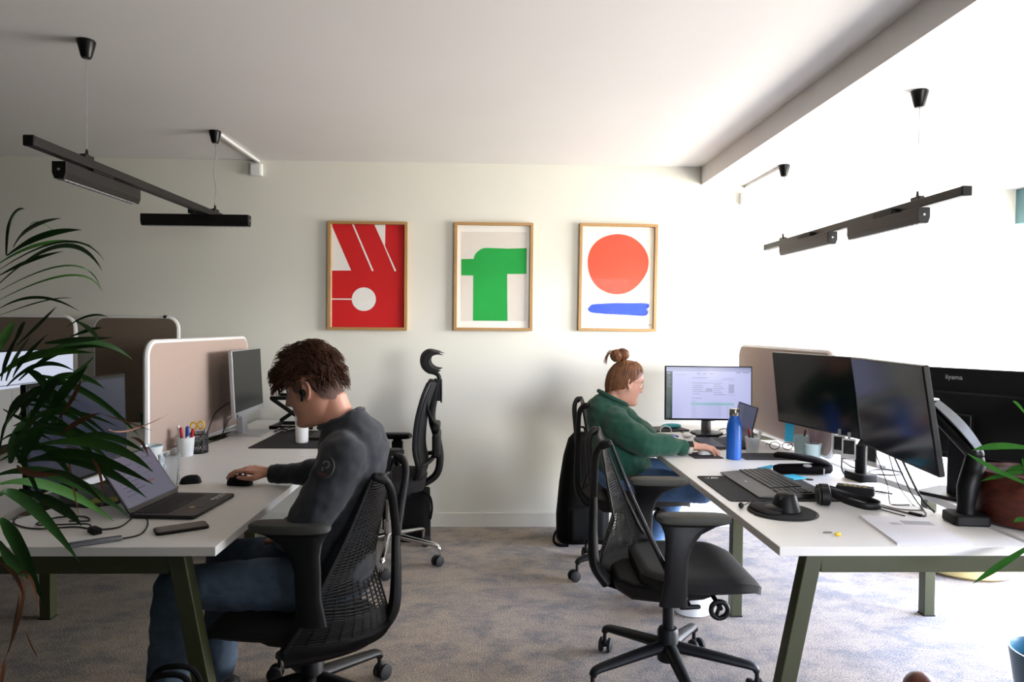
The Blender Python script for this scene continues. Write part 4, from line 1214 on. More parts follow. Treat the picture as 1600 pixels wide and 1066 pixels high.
single('earbud_case', MB().ell((0, 0, 0.015), (0.032, 0.024, 0.015)), WHITEPL, 'small white earbud case behind the white keyboard', 'earbud case', (1.175, 4.09, Z))
single('dock', MB().box((0, 0, 0.012), (0.13, 0.055, 0.024)), BLACK, 'black docking box under the lit lavender monitor', 'dock', (1.295, 4.085, Z), radians(-4), bevel=0.004)
for nm, p in (('a', [(1.365, 4.10), (1.42, 4.14), (1.47, 4.24), (1.50, 4.33), (1.53, 4.22), (1.56, 4.14)]), ('b', [(1.37, 4.075), (1.42, 4.055), (1.47, 4.07), (1.52, 4.11), (1.60, 4.10)]), ('c', [(1.455, 4.36), (1.50, 4.38), (1.55, 4.33), (1.60, 4.37)]), ('d', [(1.22, 4.135), (1.215, 4.19), (1.20, 4.24), (1.18, 4.265)])):
    cable_on_desk('cable', [(a, b, Z + 0.0035 + 0.008 * (i % 2)) for i, (a, b) in enumerate(p)], 0.003, 'one of the tangled black cables under the lit lavender monitor', group='tangled cables under the lit monitor')
single('desk_mat', MB().prism(rrect(0.25, 0.18, 0.01, 3), 0, 0.003), mat('slate_blue_mat', '#23242c', 0.85, bump=0.1, bscale=500), 'slate desk mat at the corner beside the blue bottle', 'mat', (1.40, 3.49, Z), 0, bevel=0.001)
single('mouse_mat', MB().prism(rrect(0.15, 0.17, 0.008, 3), 0, 0.003), mat('plum_mouse_mat', '#332b31', 0.85, bump=0.1, bscale=500), "dark plum mouse mat under the woman's hand", 'mat', (1.098, 3.515, Z), radians(2), bevel=0.001)
mouse("white computer mouse under the woman's right hand", (1.122, 3.545, Z + 0.003), radians(4), 0.095, 0.056, 0.026, WHITEPL)

# near right desk
MMAT = mat('black_mouse_mat', '#0b0b0c', 0.9, bump=0.1, bscale=600)
t = thing('mouse_mat', 'large black mouse mat with a white logo under the keyboard', 'mat', (1.13, 2.80, Z))
build('mat', MB().prism(rrect(0.44, 0.44, 0.02, 5), 0, 0.0035), MMAT, t, bevel=0.001)
lg = MB()
for (x0, y0, x1, y1, ww) in ((-0.028, 0.004, -0.018, -0.010, 0.004), (-0.018, -0.010, -0.008, 0.010, 0.004), (-0.004, -0.010, 0.006, 0.012, 0.007), (0.006, 0.012, 0.016, -0.002, 0.008), (0.000, -0.004, 0.026, -0.008, 0.006), (0.016, 0.008, 0.030, 0.0, 0.006)):
    d = V((x1 - x0, y1 - y0, 0)).normalized(); nn = V((-d.y, d.x, 0)) * ww / 2
    lg.poly([V((x0, y0, 0)) + nn, V((x0, y0, 0)) - nn, V((x1, y1, 0)) - nn, V((x1, y1, 0)) + nn])
build('white_logo', lg, mat('white_print', '#d5d5d3', 0.8), t, (-0.165, 0.175, 0.0039), smooth=False)
t = thing('keyboard', 'dark grey wireless keyboard lying on the black mouse mat', 'keyboard', (1.160, 2.845, Z + 0.0035), radians(0))
GKEY = mat('grey_keyboard', '#3a3a3b', 0.5)
rings = []
build('body', MB().loft([[V((x, s * 0.228, z)) for x, z in ((-0.125, 0.001), (0.105, 0.001), (0.105, 0.022), (-0.045, 0.014), (-0.125, 0.006))] for s in (-1, 1)]), GKEY, t, smooth=False, bevel=0.003)
k = MB()
for r in range(6):
    for c in range(18):
        if c == 14 or (r == 0 and 3 < c < 9):
            continue
        k.box((-0.030 + r * 0.0215, 0.212 - 0.0248 * c, 0.0172 + r * 0.0011), (0.0185, 0.0222, 0.004))
    if r == 0:
        k.box((-0.030, 0.212 - 0.0248 * 6, 0.0172), (0.0185, 0.120, 0.004))
kb = build('keys', k, mat('dark_key_caps', '#1c1c1e', 0.5), t, smooth=False); kb['kind'] = 'stuff'
build('badge', MB().box((-0.085, 0.02, 0.0105), (0.010, 0.014, 0.001)), SILVER, t, smooth=False)
t = thing('vertical_mouse', 'black vertical mouse standing on a round black pad', 'mouse', (1.055, 2.425, Z + 0.008), radians(-10))
build('shell', MB().lathe([(0.050, 0), (0.052, 0.004), (0.044, 0.028), (0.036, 0.052), (0.030, 0.062), (0.018, 0.067), (0.0001, 0.068)], 28), BLACK, t)
build('thumb_rest', MB().ell((-0.040, -0.015, 0.012), (0.035, 0.04, 0.012)), BLACK, t)
build('button', MB().box((-0.02, -0.028, 0.052), (0.02, 0.006, 0.016)), GLOSSBLACK, t, bevel=0.002)
t = thing('mouse_pad', 'round black gel pad under the vertical mouse', 'mat', (1.045, 2.435, Z))
build('pad', MB().lathe([(0.115, 0), (0.118, 0.003), (0.116, 0.007), (0.10, 0.008), (0.0001, 0.008)], 40), MMAT, t)
build('wrist_cushion', MB().ell((-0.055, 0.01, 0.0125), (0.05, 0.085, 0.012)), MMAT, t)
t = thing('wired_earphone', 'thin earphone lead with small microphone round the mouse pad', 'earphone', (0.917, 2.487, Z))
e0 = V((0.917, 2.487, 0))
pts = [V(p) - e0 for p in ((0.917, 2.487, 0.012), (0.95, 2.53, 0.004), (0.985, 2.575, 0.003), (1.0, 2.58, 0.003))]
build('lead', MB().tube(smoothpath(pts, 5), 0.0018, 6), CABLE, t)
pts = [V((0.128 + 0.122 * cos(a), -0.052 + 0.122 * sin(a), 0.0022)) for a in [radians(200 + 8 * k) for k in range(24)]]
build('cord_loop', MB().tube(pts, 0.0018, 6), CABLE, t)
build('microphone', MB().ell((0, 0, 0.011), (0.010, 0.010, 0.011)), RUBBER, t)
# pencil case with open mouth, cyan pen, notes, coin
CASE = mat('black_red_fabric', '#0a0607', 0.9, spec=0.1, var=0.35, scale=35, bump=0.2, bscale=300)
t = thing('pencil_case', 'open black pencil case lying on the near right desk', 'pencil case', (1.42, 3.085, Z), radians(-3))
m = MB(); rings = []
for x, w, z0, z1 in ((-0.125, 0.035, 0.002, 0.036), (-0.10, 0.042, 0.0, 0.043), (0.0, 0.045, 0.0, 0.046), (0.08, 0.042, 0.0, 0.048), (0.115, 0.034, 0.003, 0.046), (0.128, 0.014, 0.012, 0.036)):
    rings.append([V((x, w * cos(a), (z0 + z1) / 2 + (z1 - z0) / 2 * sin(a))) for a in [2 * pi * k / 18 for k in range(18)]])
build('pouch', m.loft(rings), CASE, t, ang=70)
m = MB(); rings = []
for x, w, z, h in ((-0.128, 0.022, 0.082, 0.010), (-0.11, 0.038, 0.084, 0.013), (-0.04, 0.044, 0.078, 0.015), (0.04, 0.044, 0.066, 0.016), (0.10, 0.038, 0.050, 0.014), (0.125, 0.018, 0.038, 0.008)):
    rings.append([V((x, w * cos(a), z + h * sin(a))) for a in [2 * pi * k / 18 for k in range(18)]])
build('flap', m.loft(rings), CASE, t, ang=70)
build('oval_badge', MB().prism([(0.020 * cos(2 * pi * k / 20), 0.007 * sin(2 * pi * k / 20)) for k in range(20)], 0, 0.002, frame_M((0.0, -0.046, 0.046), (1, 0, -0.1), (0.1, 0, 1), (0, -1, 0))), mat('grey_badge', '#8a8686', 0.5), t)
build('zip_pull', MB().box((0.075, -0.045, 0.018), (0.006, 0.003, 0.03)), SILVER, t, smooth=False)
pen('cyan marker sticking out of the black pencil case', (1.285, 3.10, Z + 0.030), (1.215, 3.11, Z + 0.012), 0.0085, mat('cyan_plastic', '#1d9bc4', 0.4), mat('cyan_plastic', '#1d9bc4', 0.4), 0.45, tipr=0.25)
single('sticky_note', MB().box((0, 0, 0.003), (0.075, 0.075, 0.006)), CYAN, 'cyan sticky notes lying beside the dark grey keyboard', 'note', (1.330, 2.985, Z + 0.0036), 0.4, smooth=False)
single('coin', MB().lathe([(0.0155, 0), (0.0155, 0.0025), (0.0001, 0.0025)], 24), mat('dark_bronze', '#3a3320', 0.4, 0.6), 'dark bronze disc lying in front of the pencil case', 'coin', (1.392, 2.96, Z))
t = thing('hanging_note', 'blue sticky note hanging from corner of a dark monitor', 'note', (1.525, 3.475, Z + 0.18), radians(42))
nb = MB(); rings = []
for k in range(7):
    q = k / 6; z = -0.095 * q
    rings.append([V((0.004 * sin(q * 3) - 0.012 * q, -0.024, z)), V((0.004 * sin(q * 3) - 0.012 * q, 0.024 - 0.004 * q, z - 0.004)), V((0.004 * sin(q * 3) - 0.012 * q + 0.001, 0.024 - 0.004 * q, z - 0.004)), V((0.004 * sin(q * 3) - 0.012 * q + 0.001, -0.024, z))])
build('paper', nb.loft(rings), CYAN, t, smooth=False)
# cups with pens/brushes by the gap, glasses
k1 = V((1.652, 3.55, Z)); k2 = V((1.566, 3.455, Z))
tapered_cup('pen_cup', 'mint white cup with one pen under the dark monitor, left of its twin', k1 + V((-0.045, -0.03, 0)), 0.028, 0.040, 0.105, MINT, 'cup')
tapered_cup('pen_cup', 'mint white cup full of thin pink and white brushes', k2 + V((0.045, -0.06, 0)), 0.030, 0.038, 0.085, MINT, 'cup')
c = k1 + V((-0.045, -0.03, 0)); pen('black and white pen standing in the mint white cup', c + V((0, 0, 0.01)), c + V((0.022, 0.0, 0.135)), 0.005, WHITEM, DKG, 0.3, name='pen')
build('cord', MB().tube(smoothpath([(0.0, -0.040, 0.06), (0.012, -0.046, 0.045), (0.028, -0.032, 0.06)], 4), 0.002, 6), CABLE, None).name = 'cord'
bpy.data.objects['cord'].location = c
tag(bpy.data.objects['cord'], 'tiny dark cord tied round the mint white cup', 'cord')
c = k2 + V((0.045, -0.06, 0))
for i in range(7):
    a = i * 0.9; pen('one of the thin pink and white brushes in the mint cup', c + V((0.012 * cos(a), 0.012 * sin(a), 0.008)), c + V((-0.030 + 0.011 * i, 0.018 * sin(a), 0.155)), 0.003, mat('pink_lacquer', '#b98f9a', 0.5) if i % 2 else WHITEM, mat('dusky_pink', '#8d6f7b', 0.5), 0.5, 'thin brushes in the mint cup', name='brush', cat='brush')
t = thing('eyeglasses', 'black framed eyeglasses lying below the hanging blue note', 'glasses', (1.575, 3.69, Z), radians(-12))
for s in (-1, 1):
    build('rim', MB().tube([(s * 0.033 + 0.026 * cos(a), 0, 0.022 + 0.020 * sin(a)) for a in [2 * pi * k / 20 for k in range(20)]], 0.0022, 6, loop=True), BLACK, t)
    build('temple', MB().tube([(s * 0.062, 0, 0.026), (s * 0.064, 0.06, 0.022), (s * 0.058, 0.13, 0.004)], 0.0022, 6), BLACK, t)
build('bridge', MB().tube([(-0.008, 0, 0.026), (0, 0.002, 0.029), (0.008, 0, 0.026)], 0.002, 6), BLACK, t)
# instant photos hanging below the monitors
for i, (x, y, z, rz, lb) in enumerate(((1.56, 3.04, Z + 0.140, 42, 'leftmost of three instant photos hanging below the dark monitors'), (1.56, 2.955, Z + 0.138, 55, 'middle of three instant photos hanging below the dark monitors'), (1.575, 2.80, Z + 0.136, 12, 'rightmost instant photo, hanging askew below the dark monitors'))):
    t = thing('instant_photo', lb, 'photo', (x, y, z), radians(rz), 'instant photos below the monitors')
    build('border', MB().box((0, 0, 0), (0.0014, 0.056, 0.088)), mat('photo_border', '#c9c8c4', 0.5), t, smooth=False)
    build('image', MB().box((-0.0009, 0, 0.006), (0.0004, 0.044, 0.060)), mat('photo_image', '#23211f', 0.4, var=0.7, scale=40), t, smooth=False)
    build('clip', MB().box((0.002, 0, 0.055), (0.004, 0.012, 0.03)), mat('clear_grey_clip', '#7c7c7c', 0.4), t, smooth=False)
# headset, power adapter and cables
t = thing('headset', 'black over-ear headset lying folded beside the vertical mouse', 'headset', (1.25, 2.535, Z), radians(-12))
for x, y in ((0.0, -0.005), (0.012, 0.055)):
    c_ = build('ear_cup', MB().tube([(x - 0.02, y, 0.034), (x - 0.016, y, 0.034), (x + 0.012, y, 0.034), (x + 0.018, y, 0.034)], [0.026, 0.034, 0.034, 0.024], 22), SOFTBLACK, t)
    build('cushion', MB().tube([(x - 0.030, y, 0.034), (x - 0.026, y, 0.034), (x - 0.020, y, 0.034)], [0.022, 0.030, 0.030], 22), RUBBER, c_)
hp = [(0.02, -0.005, 0.05), (0.06, -0.03, 0.030), (0.12, -0.06, 0.018), (0.17, -0.05, 0.016), (0.185, -0.01, 0.017), (0.15, 0.04, 0.022), (0.09, 0.06, 0.035), (0.03, 0.06, 0.05)]
build('headband', MB().tube(smoothpath(hp, 6), 0.013, 10, flat=(1, 0.45)), BLACK, t)
t = thing('power_adapter', 'black power adapter with yellow printing among the cables', 'adapter', (1.42, 2.635, Z), radians(-32))
build('box', MB().box((0, 0, 0.034), (0.135, 0.060, 0.030)), SOFTBLACK, t, bevel=0.006)
pr = MB()
for k in range(5):
    pr.box((-0.035 + 0.017 * k, 0.006 if k % 2 else -0.004, 0.0494), (0.012, 0.016, 0.0008))
build('yellow_print', pr, mat('yellow_print', '#a3862c', 0.6), t, smooth=False)
build('cord_wrap', MB().tube([(0.0 + 0.055 * cos(a), 0.028 * sin(a), 0.010 + 0.004 * sin(3 * a)) for a in [2 * pi * k / 30 for k in range(30)]], 0.007, 8, loop=True), CABLE, t)
# scattered cables: the near desk's, each its own thing
for pts, r, lb in (([(1.433, 2.63, Z + 0.02), (1.50, 2.69, Z + 0.012), (1.56, 2.73, Z + 0.005), (1.60, 2.69, Z + 0.004)], 0.0035, 'black cord running from power adapter towards the desk gap'),
                   ([(1.43, 2.53), (1.473, 2.445), (1.50, 2.395), (1.51, 2.377)], 0.0028, 'black cable ending in a plug behind the envelope'),
                   ([(1.42, 2.545), (1.425, 2.47), (1.45, 2.40), (1.46, 2.377)], 0.002, 'thin black cable beside the plug cable behind envelope'),
                   ([(1.46, 2.55), (1.49, 2.475), (1.55, 2.455), (1.583, 2.47), (1.584, 2.53), (1.57, 2.60, Z + 0.06), (1.545, 2.62, Z + 0.16), (1.53, 2.60, Z + 0.20)], 0.002, 'thin cable sagging from the nearest dark monitor across the desk'),
                   ([(1.505, 2.345), (1.55, 2.40), (1.582, 2.47), (1.575, 2.53, Z + 0.05), (1.55, 2.60, Z + 0.17)], 0.003, 'black cable hanging from the nearest dark monitor to the desk edge'),
                   ([(1.595, 2.42, Z + 0.004), (1.577, 2.48, Z + 0.05), (1.55, 2.55, Z + 0.17)], 0.004, 'thick straight black cable behind the jointed monitor arm'),
                   ([(1.57, 2.53), (1.515, 2.53), (1.518, 2.57), (1.56, 2.66, Z + 0.05), (1.55, 2.74, Z + 0.17)], 0.002, 'looping thin black cable below the two dark monitors'),
                   ([(1.60, 3.09, Z + 0.20), (1.60, 3.09, Z + 0.14), (1.59, 3.07, Z + 0.08), (1.58, 3.05, Z + 0.03), (1.585, 3.03, Z + 0.005)], 0.004, 'black cable running down behind the hanging photos')):
    p = [(a[0], a[1], a[2] if len(a) > 2 else Z + r + 0.0003) for a in pts]
    cable_on_desk('cable', p, r, lb)
single('cable_plug', MB().box((0, 0, 0.005), (0.045, 0.014, 0.010)).box((0.028, 0, 0.005), (0.014, 0.010, 0.005)), BLACK, 'flat black plug lying behind the envelope', 'plug', (1.507, 2.392, Z), radians(-60), bevel=0.002)
for pts, r, lb in (([(1.745, 3.12), (1.80, 3.163), (1.854, 3.164), (1.885, 3.094), (1.816, 3.045), (1.74, 3.06)], 0.003, 'looped black cable on the window-side desk behind the short post'),
                   ([(1.86, 3.44), (1.77, 3.42), (1.735, 3.30), (1.72, 3.20), (1.74, 3.14)], 0.003, 'black cable on the window-side desk behind the cups'),
                   ([(1.80, 2.60), (1.87, 2.52), (1.96, 2.47), (2.06, 2.40)], 0.003, 'black cable at foot of the monitor seen from behind')):
    cable_on_desk('cable', pts, r, lb)
t = thing('envelope', 'large white envelope with a grey window label, on near right desk', 'envelope', (0, 0, Z))
o_ = V((1.378, 2.195, Z)); t.location = o_
P4 = [V((1.293, 2.372, 0)), V((1.244, 2.062, 0)), V((1.474, 2.055, 0)), V((1.522, 2.345, 0))]
P4 = [p - V((o_.x, o_.y, 0)) for p in P4]
for k in range(2):
    e_ = MB().prism([(p.x + 0.004 * k, p.y + 0.005 * k) for p in P4], 0.003 * k, 0.003 * k + 0.0024)
    build('sheet', e_, mat('envelope_paper', '#dcdbe2', 0.6, var=0.01), t, smooth=False)
build('window_label', MB().box((0, 0, 0), (0.095, 0.042, 0.0006)), mat('grey_address_label', '#8e8f99', 0.4, var=0.15, scale=60), t, (0.065, 0.085, 0.0060), smooth=False, rz=-0.15)
build('printed_lines', MB().box((-0.02, 0, 0), (0.03, 0.006, 0.0005)).box((-0.018, -0.014, 0), (0.036, 0.004, 0.0005)), mat('grey_ink', '#7b7c85', 0.6), t, (0.005, 0.085, 0.0058), smooth=False)
single('earplug', MB().ell((0, 0, 0.006), (0.011, 0.007, 0.006)), YEL, 'small yellow earplug near front edge of the right desk', 'earplug', (1.108, 2.155, Z), 0.3)
single('hair_clip', MB().tube(smoothpath([(-0.014, 0, 0.002), (0, 0.006, 0.002), (0.014, 0.002, 0.002), (0.0, -0.004, 0.003), (-0.012, 0, 0.003)], 4), 0.002, 6), mat('steel_clip', '#8d8a84', 0.3, 0.8), 'small curled steel clip beside the yellow earplug', 'clip', (1.09, 2.185, Z))
# window-side desk: slim device, books
t = thing('laptop', 'closed slim silver laptop on the window-side desk', 'laptop', (1.93, 3.36, Z), radians(12))
build('body', MB().prism(rrect(0.22, 0.31, 0.012, 4), 0, 0.016), SILVER, t, bevel=0.003)
build('rubber_edge', MB().prism(rrect(0.21, 0.30, 0.012, 4), -0.0, 0.004), BLACK, t)

# ------------------------------------------------------------------ floor things
BAGM = mat('black_nylon', '#060607', 0.8, spec=0.15, var=0.15, scale=50, bump=0.15, bscale=300)
t = thing('backpack', "tall black backpack on the floor behind the woman's chair", 'backpack', (0.605, 4.48, 0), radians(6))
m = MB(); rings = []
for z, w, d, y in ((0.0, 0.15, 0.09, 0), (0.02, 0.17, 0.11, 0), (0.18, 0.172, 0.115, 0.0), (0.38, 0.15, 0.105, 0.02), (0.55, 0.12, 0.085, 0.04), (0.66, 0.085, 0.06, 0.06), (0.70, 0.045, 0.03, 0.07)):
    rings.append([V((w * (abs(cos(a)) ** 0.75) * (1 if cos(a) > 0 else -1), y + d * (abs(sin(a)) ** 0.75) * (1 if sin(a) > 0 else -1), z)) for a in [2 * pi * k / 28 for k in range(28)]])
build('body', m.loft(rings), BAGM, t, ang=70)
build('front_pocket', MB().box((0, -0.11, 0.14), (0.24, 0.07, 0.22)), BAGM, t, bevel=0.03, segs=4)
build('strap', MB().tube(smoothpath([(-0.12, -0.06, 0.12), (-0.19, -0.08, 0.09), (-0.21, -0.10, 0.035), (-0.18, -0.12, 0.012), (-0.12, -0.13, 0.012)], 5), 0.012, 8, flat=(0.35, 1)), BAGM, t)
build('top_loop', MB().tube(smoothpath([(-0.03, 0.07, 0.69), (-0.02, 0.07, 0.73), (0.02, 0.07, 0.73), (0.03, 0.07, 0.69)], 4), 0.007, 8), BAGM, t)
t = thing('tote_bag', 'black bag standing on the floor under the high-back chair', 'bag', (-0.545, 4.52, 0), 0)
m = MB(); rings = []
for z, w, d in ((0, 0.14, 0.08), (0.01, 0.155, 0.095), (0.2, 0.155, 0.09), (0.33, 0.15, 0.06)):
    rings.append([V((w * (abs(cos(a)) ** 0.5) * (1 if cos(a) > 0 else -1), d * (abs(sin(a)) ** 0.6) * (1 if sin(a) > 0 else -1), z)) for a in [2 * pi * k / 28 for k in range(28)]])
build('body', m.loft(rings), BAGM, t, ang=60)
build('handle', MB().tube(smoothpath([(0.10, -0.06, 0.32), (0.155, -0.08, 0.30), (0.17, -0.06, 0.22), (0.158, -0.04, 0.14)], 5), 0.007, 8), BAGM, t)
t = thing('handbag', 'black bag with arched handle at bottom edge, before the left desk leg', 'bag', (-0.85, 1.86, 0), radians(6))
m = MB(); rings = []
for z, w, d in ((0, 0.15, 0.08), (0.012, 0.165, 0.095), (0.25, 0.165, 0.09), (0.36, 0.155, 0.05), (0.375, 0.15, 0.03)):
    rings.append([V((w * (abs(cos(a)) ** 0.5) * (1 if cos(a) > 0 else -1), d * (abs(sin(a)) ** 0.6) * (1 if sin(a) > 0 else -1), z)) for a in [2 * pi * k / 28 for k in range(28)]])
build('body', m.loft(rings), BAGM, t, ang=60)
for y in (-0.03, 0.03):
    build('handle', MB().tube(smoothpath([(-0.07, y, 0.36), (-0.06, y, 0.43), (-0.03, y * 0.8, 0.464), (0.03, y * 0.8, 0.464), (0.06, y, 0.43), (0.07, y, 0.36)], 5), 0.008, 8), BAGM, t)
t = thing('waste_bin', 'low white round bin on the floor behind the empty chair', 'bin', (1.00, 3.36, 0))
build('body', MB().lathe([(0.085, 0), (0.095, 0.006), (0.108, 0.10), (0.110, 0.105), (0.105, 0.105), (0.09, 0.01), (0.001, 0.008)], 32), WHITEPL, t)
build('rim', MB().tube([(0.108 * cos(2 * pi * k / 32), 0.108 * sin(2 * pi * k / 32), 0.105) for k in range(32)], 0.004, 6, loop=True), WHITEPL, t)
t = thing('pouf', 'pale yellow round pouf on the carpet under the window-side desk', 'pouf', (2.78, 3.98, 0))
build('body', MB().lathe([(0.25, 0), (0.28, 0.02), (0.295, 0.10), (0.29, 0.22), (0.26, 0.27), (0.001, 0.28)], 36), mat('pale_yellow_fabric', '#c3b27c', 0.9, bump=0.2, bscale=300), t)
build('seam', MB().tube([(0.288 * cos(2 * pi * k / 36), 0.288 * sin(2 * pi * k / 36), 0.22) for k in range(36)], 0.006, 6, loop=True), mat('pale_yellow_fabric', '#c3b27c', 0.9), t)
t = thing('plant_pot', 'teal floor pot with brown soil at lower right corner', 'pot', (2.02, 2.385, 0))
TEALPOT = mat('teal_glaze', '#24586a', 0.35, var=0.04)
build('body', MB().lathe([(0.095, 0), (0.10, 0.004), (0.135, 0.235), (0.138, 0.25), (0.131, 0.25), (0.126, 0.235), (0.115, 0.19), (0.001, 0.19)], 40), TEALPOT, t)
build('soil', MB().lathe([(0.119, 0.192), (0.09, 0.203), (0.04, 0.212), (0.001, 0.214)], 30), mat('brown_soil', '#3a2418', 0.95, var=0.4, scale=60, bump=0.6, bscale=90), t)
single('leather_ball', MB().ell((0, 0, 0.061), (0.061, 0.061, 0.061), nu=28, nv=18), mat('brown_leather', '#5a2d1a', 0.35, var=0.15, bump=0.05), 'brown leather ball on the pale carpet at bottom edge', 'ball', (1.61, 2.50, 0))
# ================================================================== plants
LEAF = mat('palm_leaf_green', '#18380f', 0.55, var=0.25, scale=9, spec=0.25)
LEAF2 = mat('palm_leaf_light_green', '#2b5518', 0.55, spec=0.25, var=0.25, scale=9)
DRY = mat('dry_leaf_brown', '#6a4128', 0.7, var=0.3, scale=14)
STEM = mat('palm_stem', '#55552c', 0.6, var=0.2, scale=12)
BRIGHTLEAF = mat('fresh_leaf_green', '#1d3d15', 0.85, spec=0.0, var=0.15, scale=12)
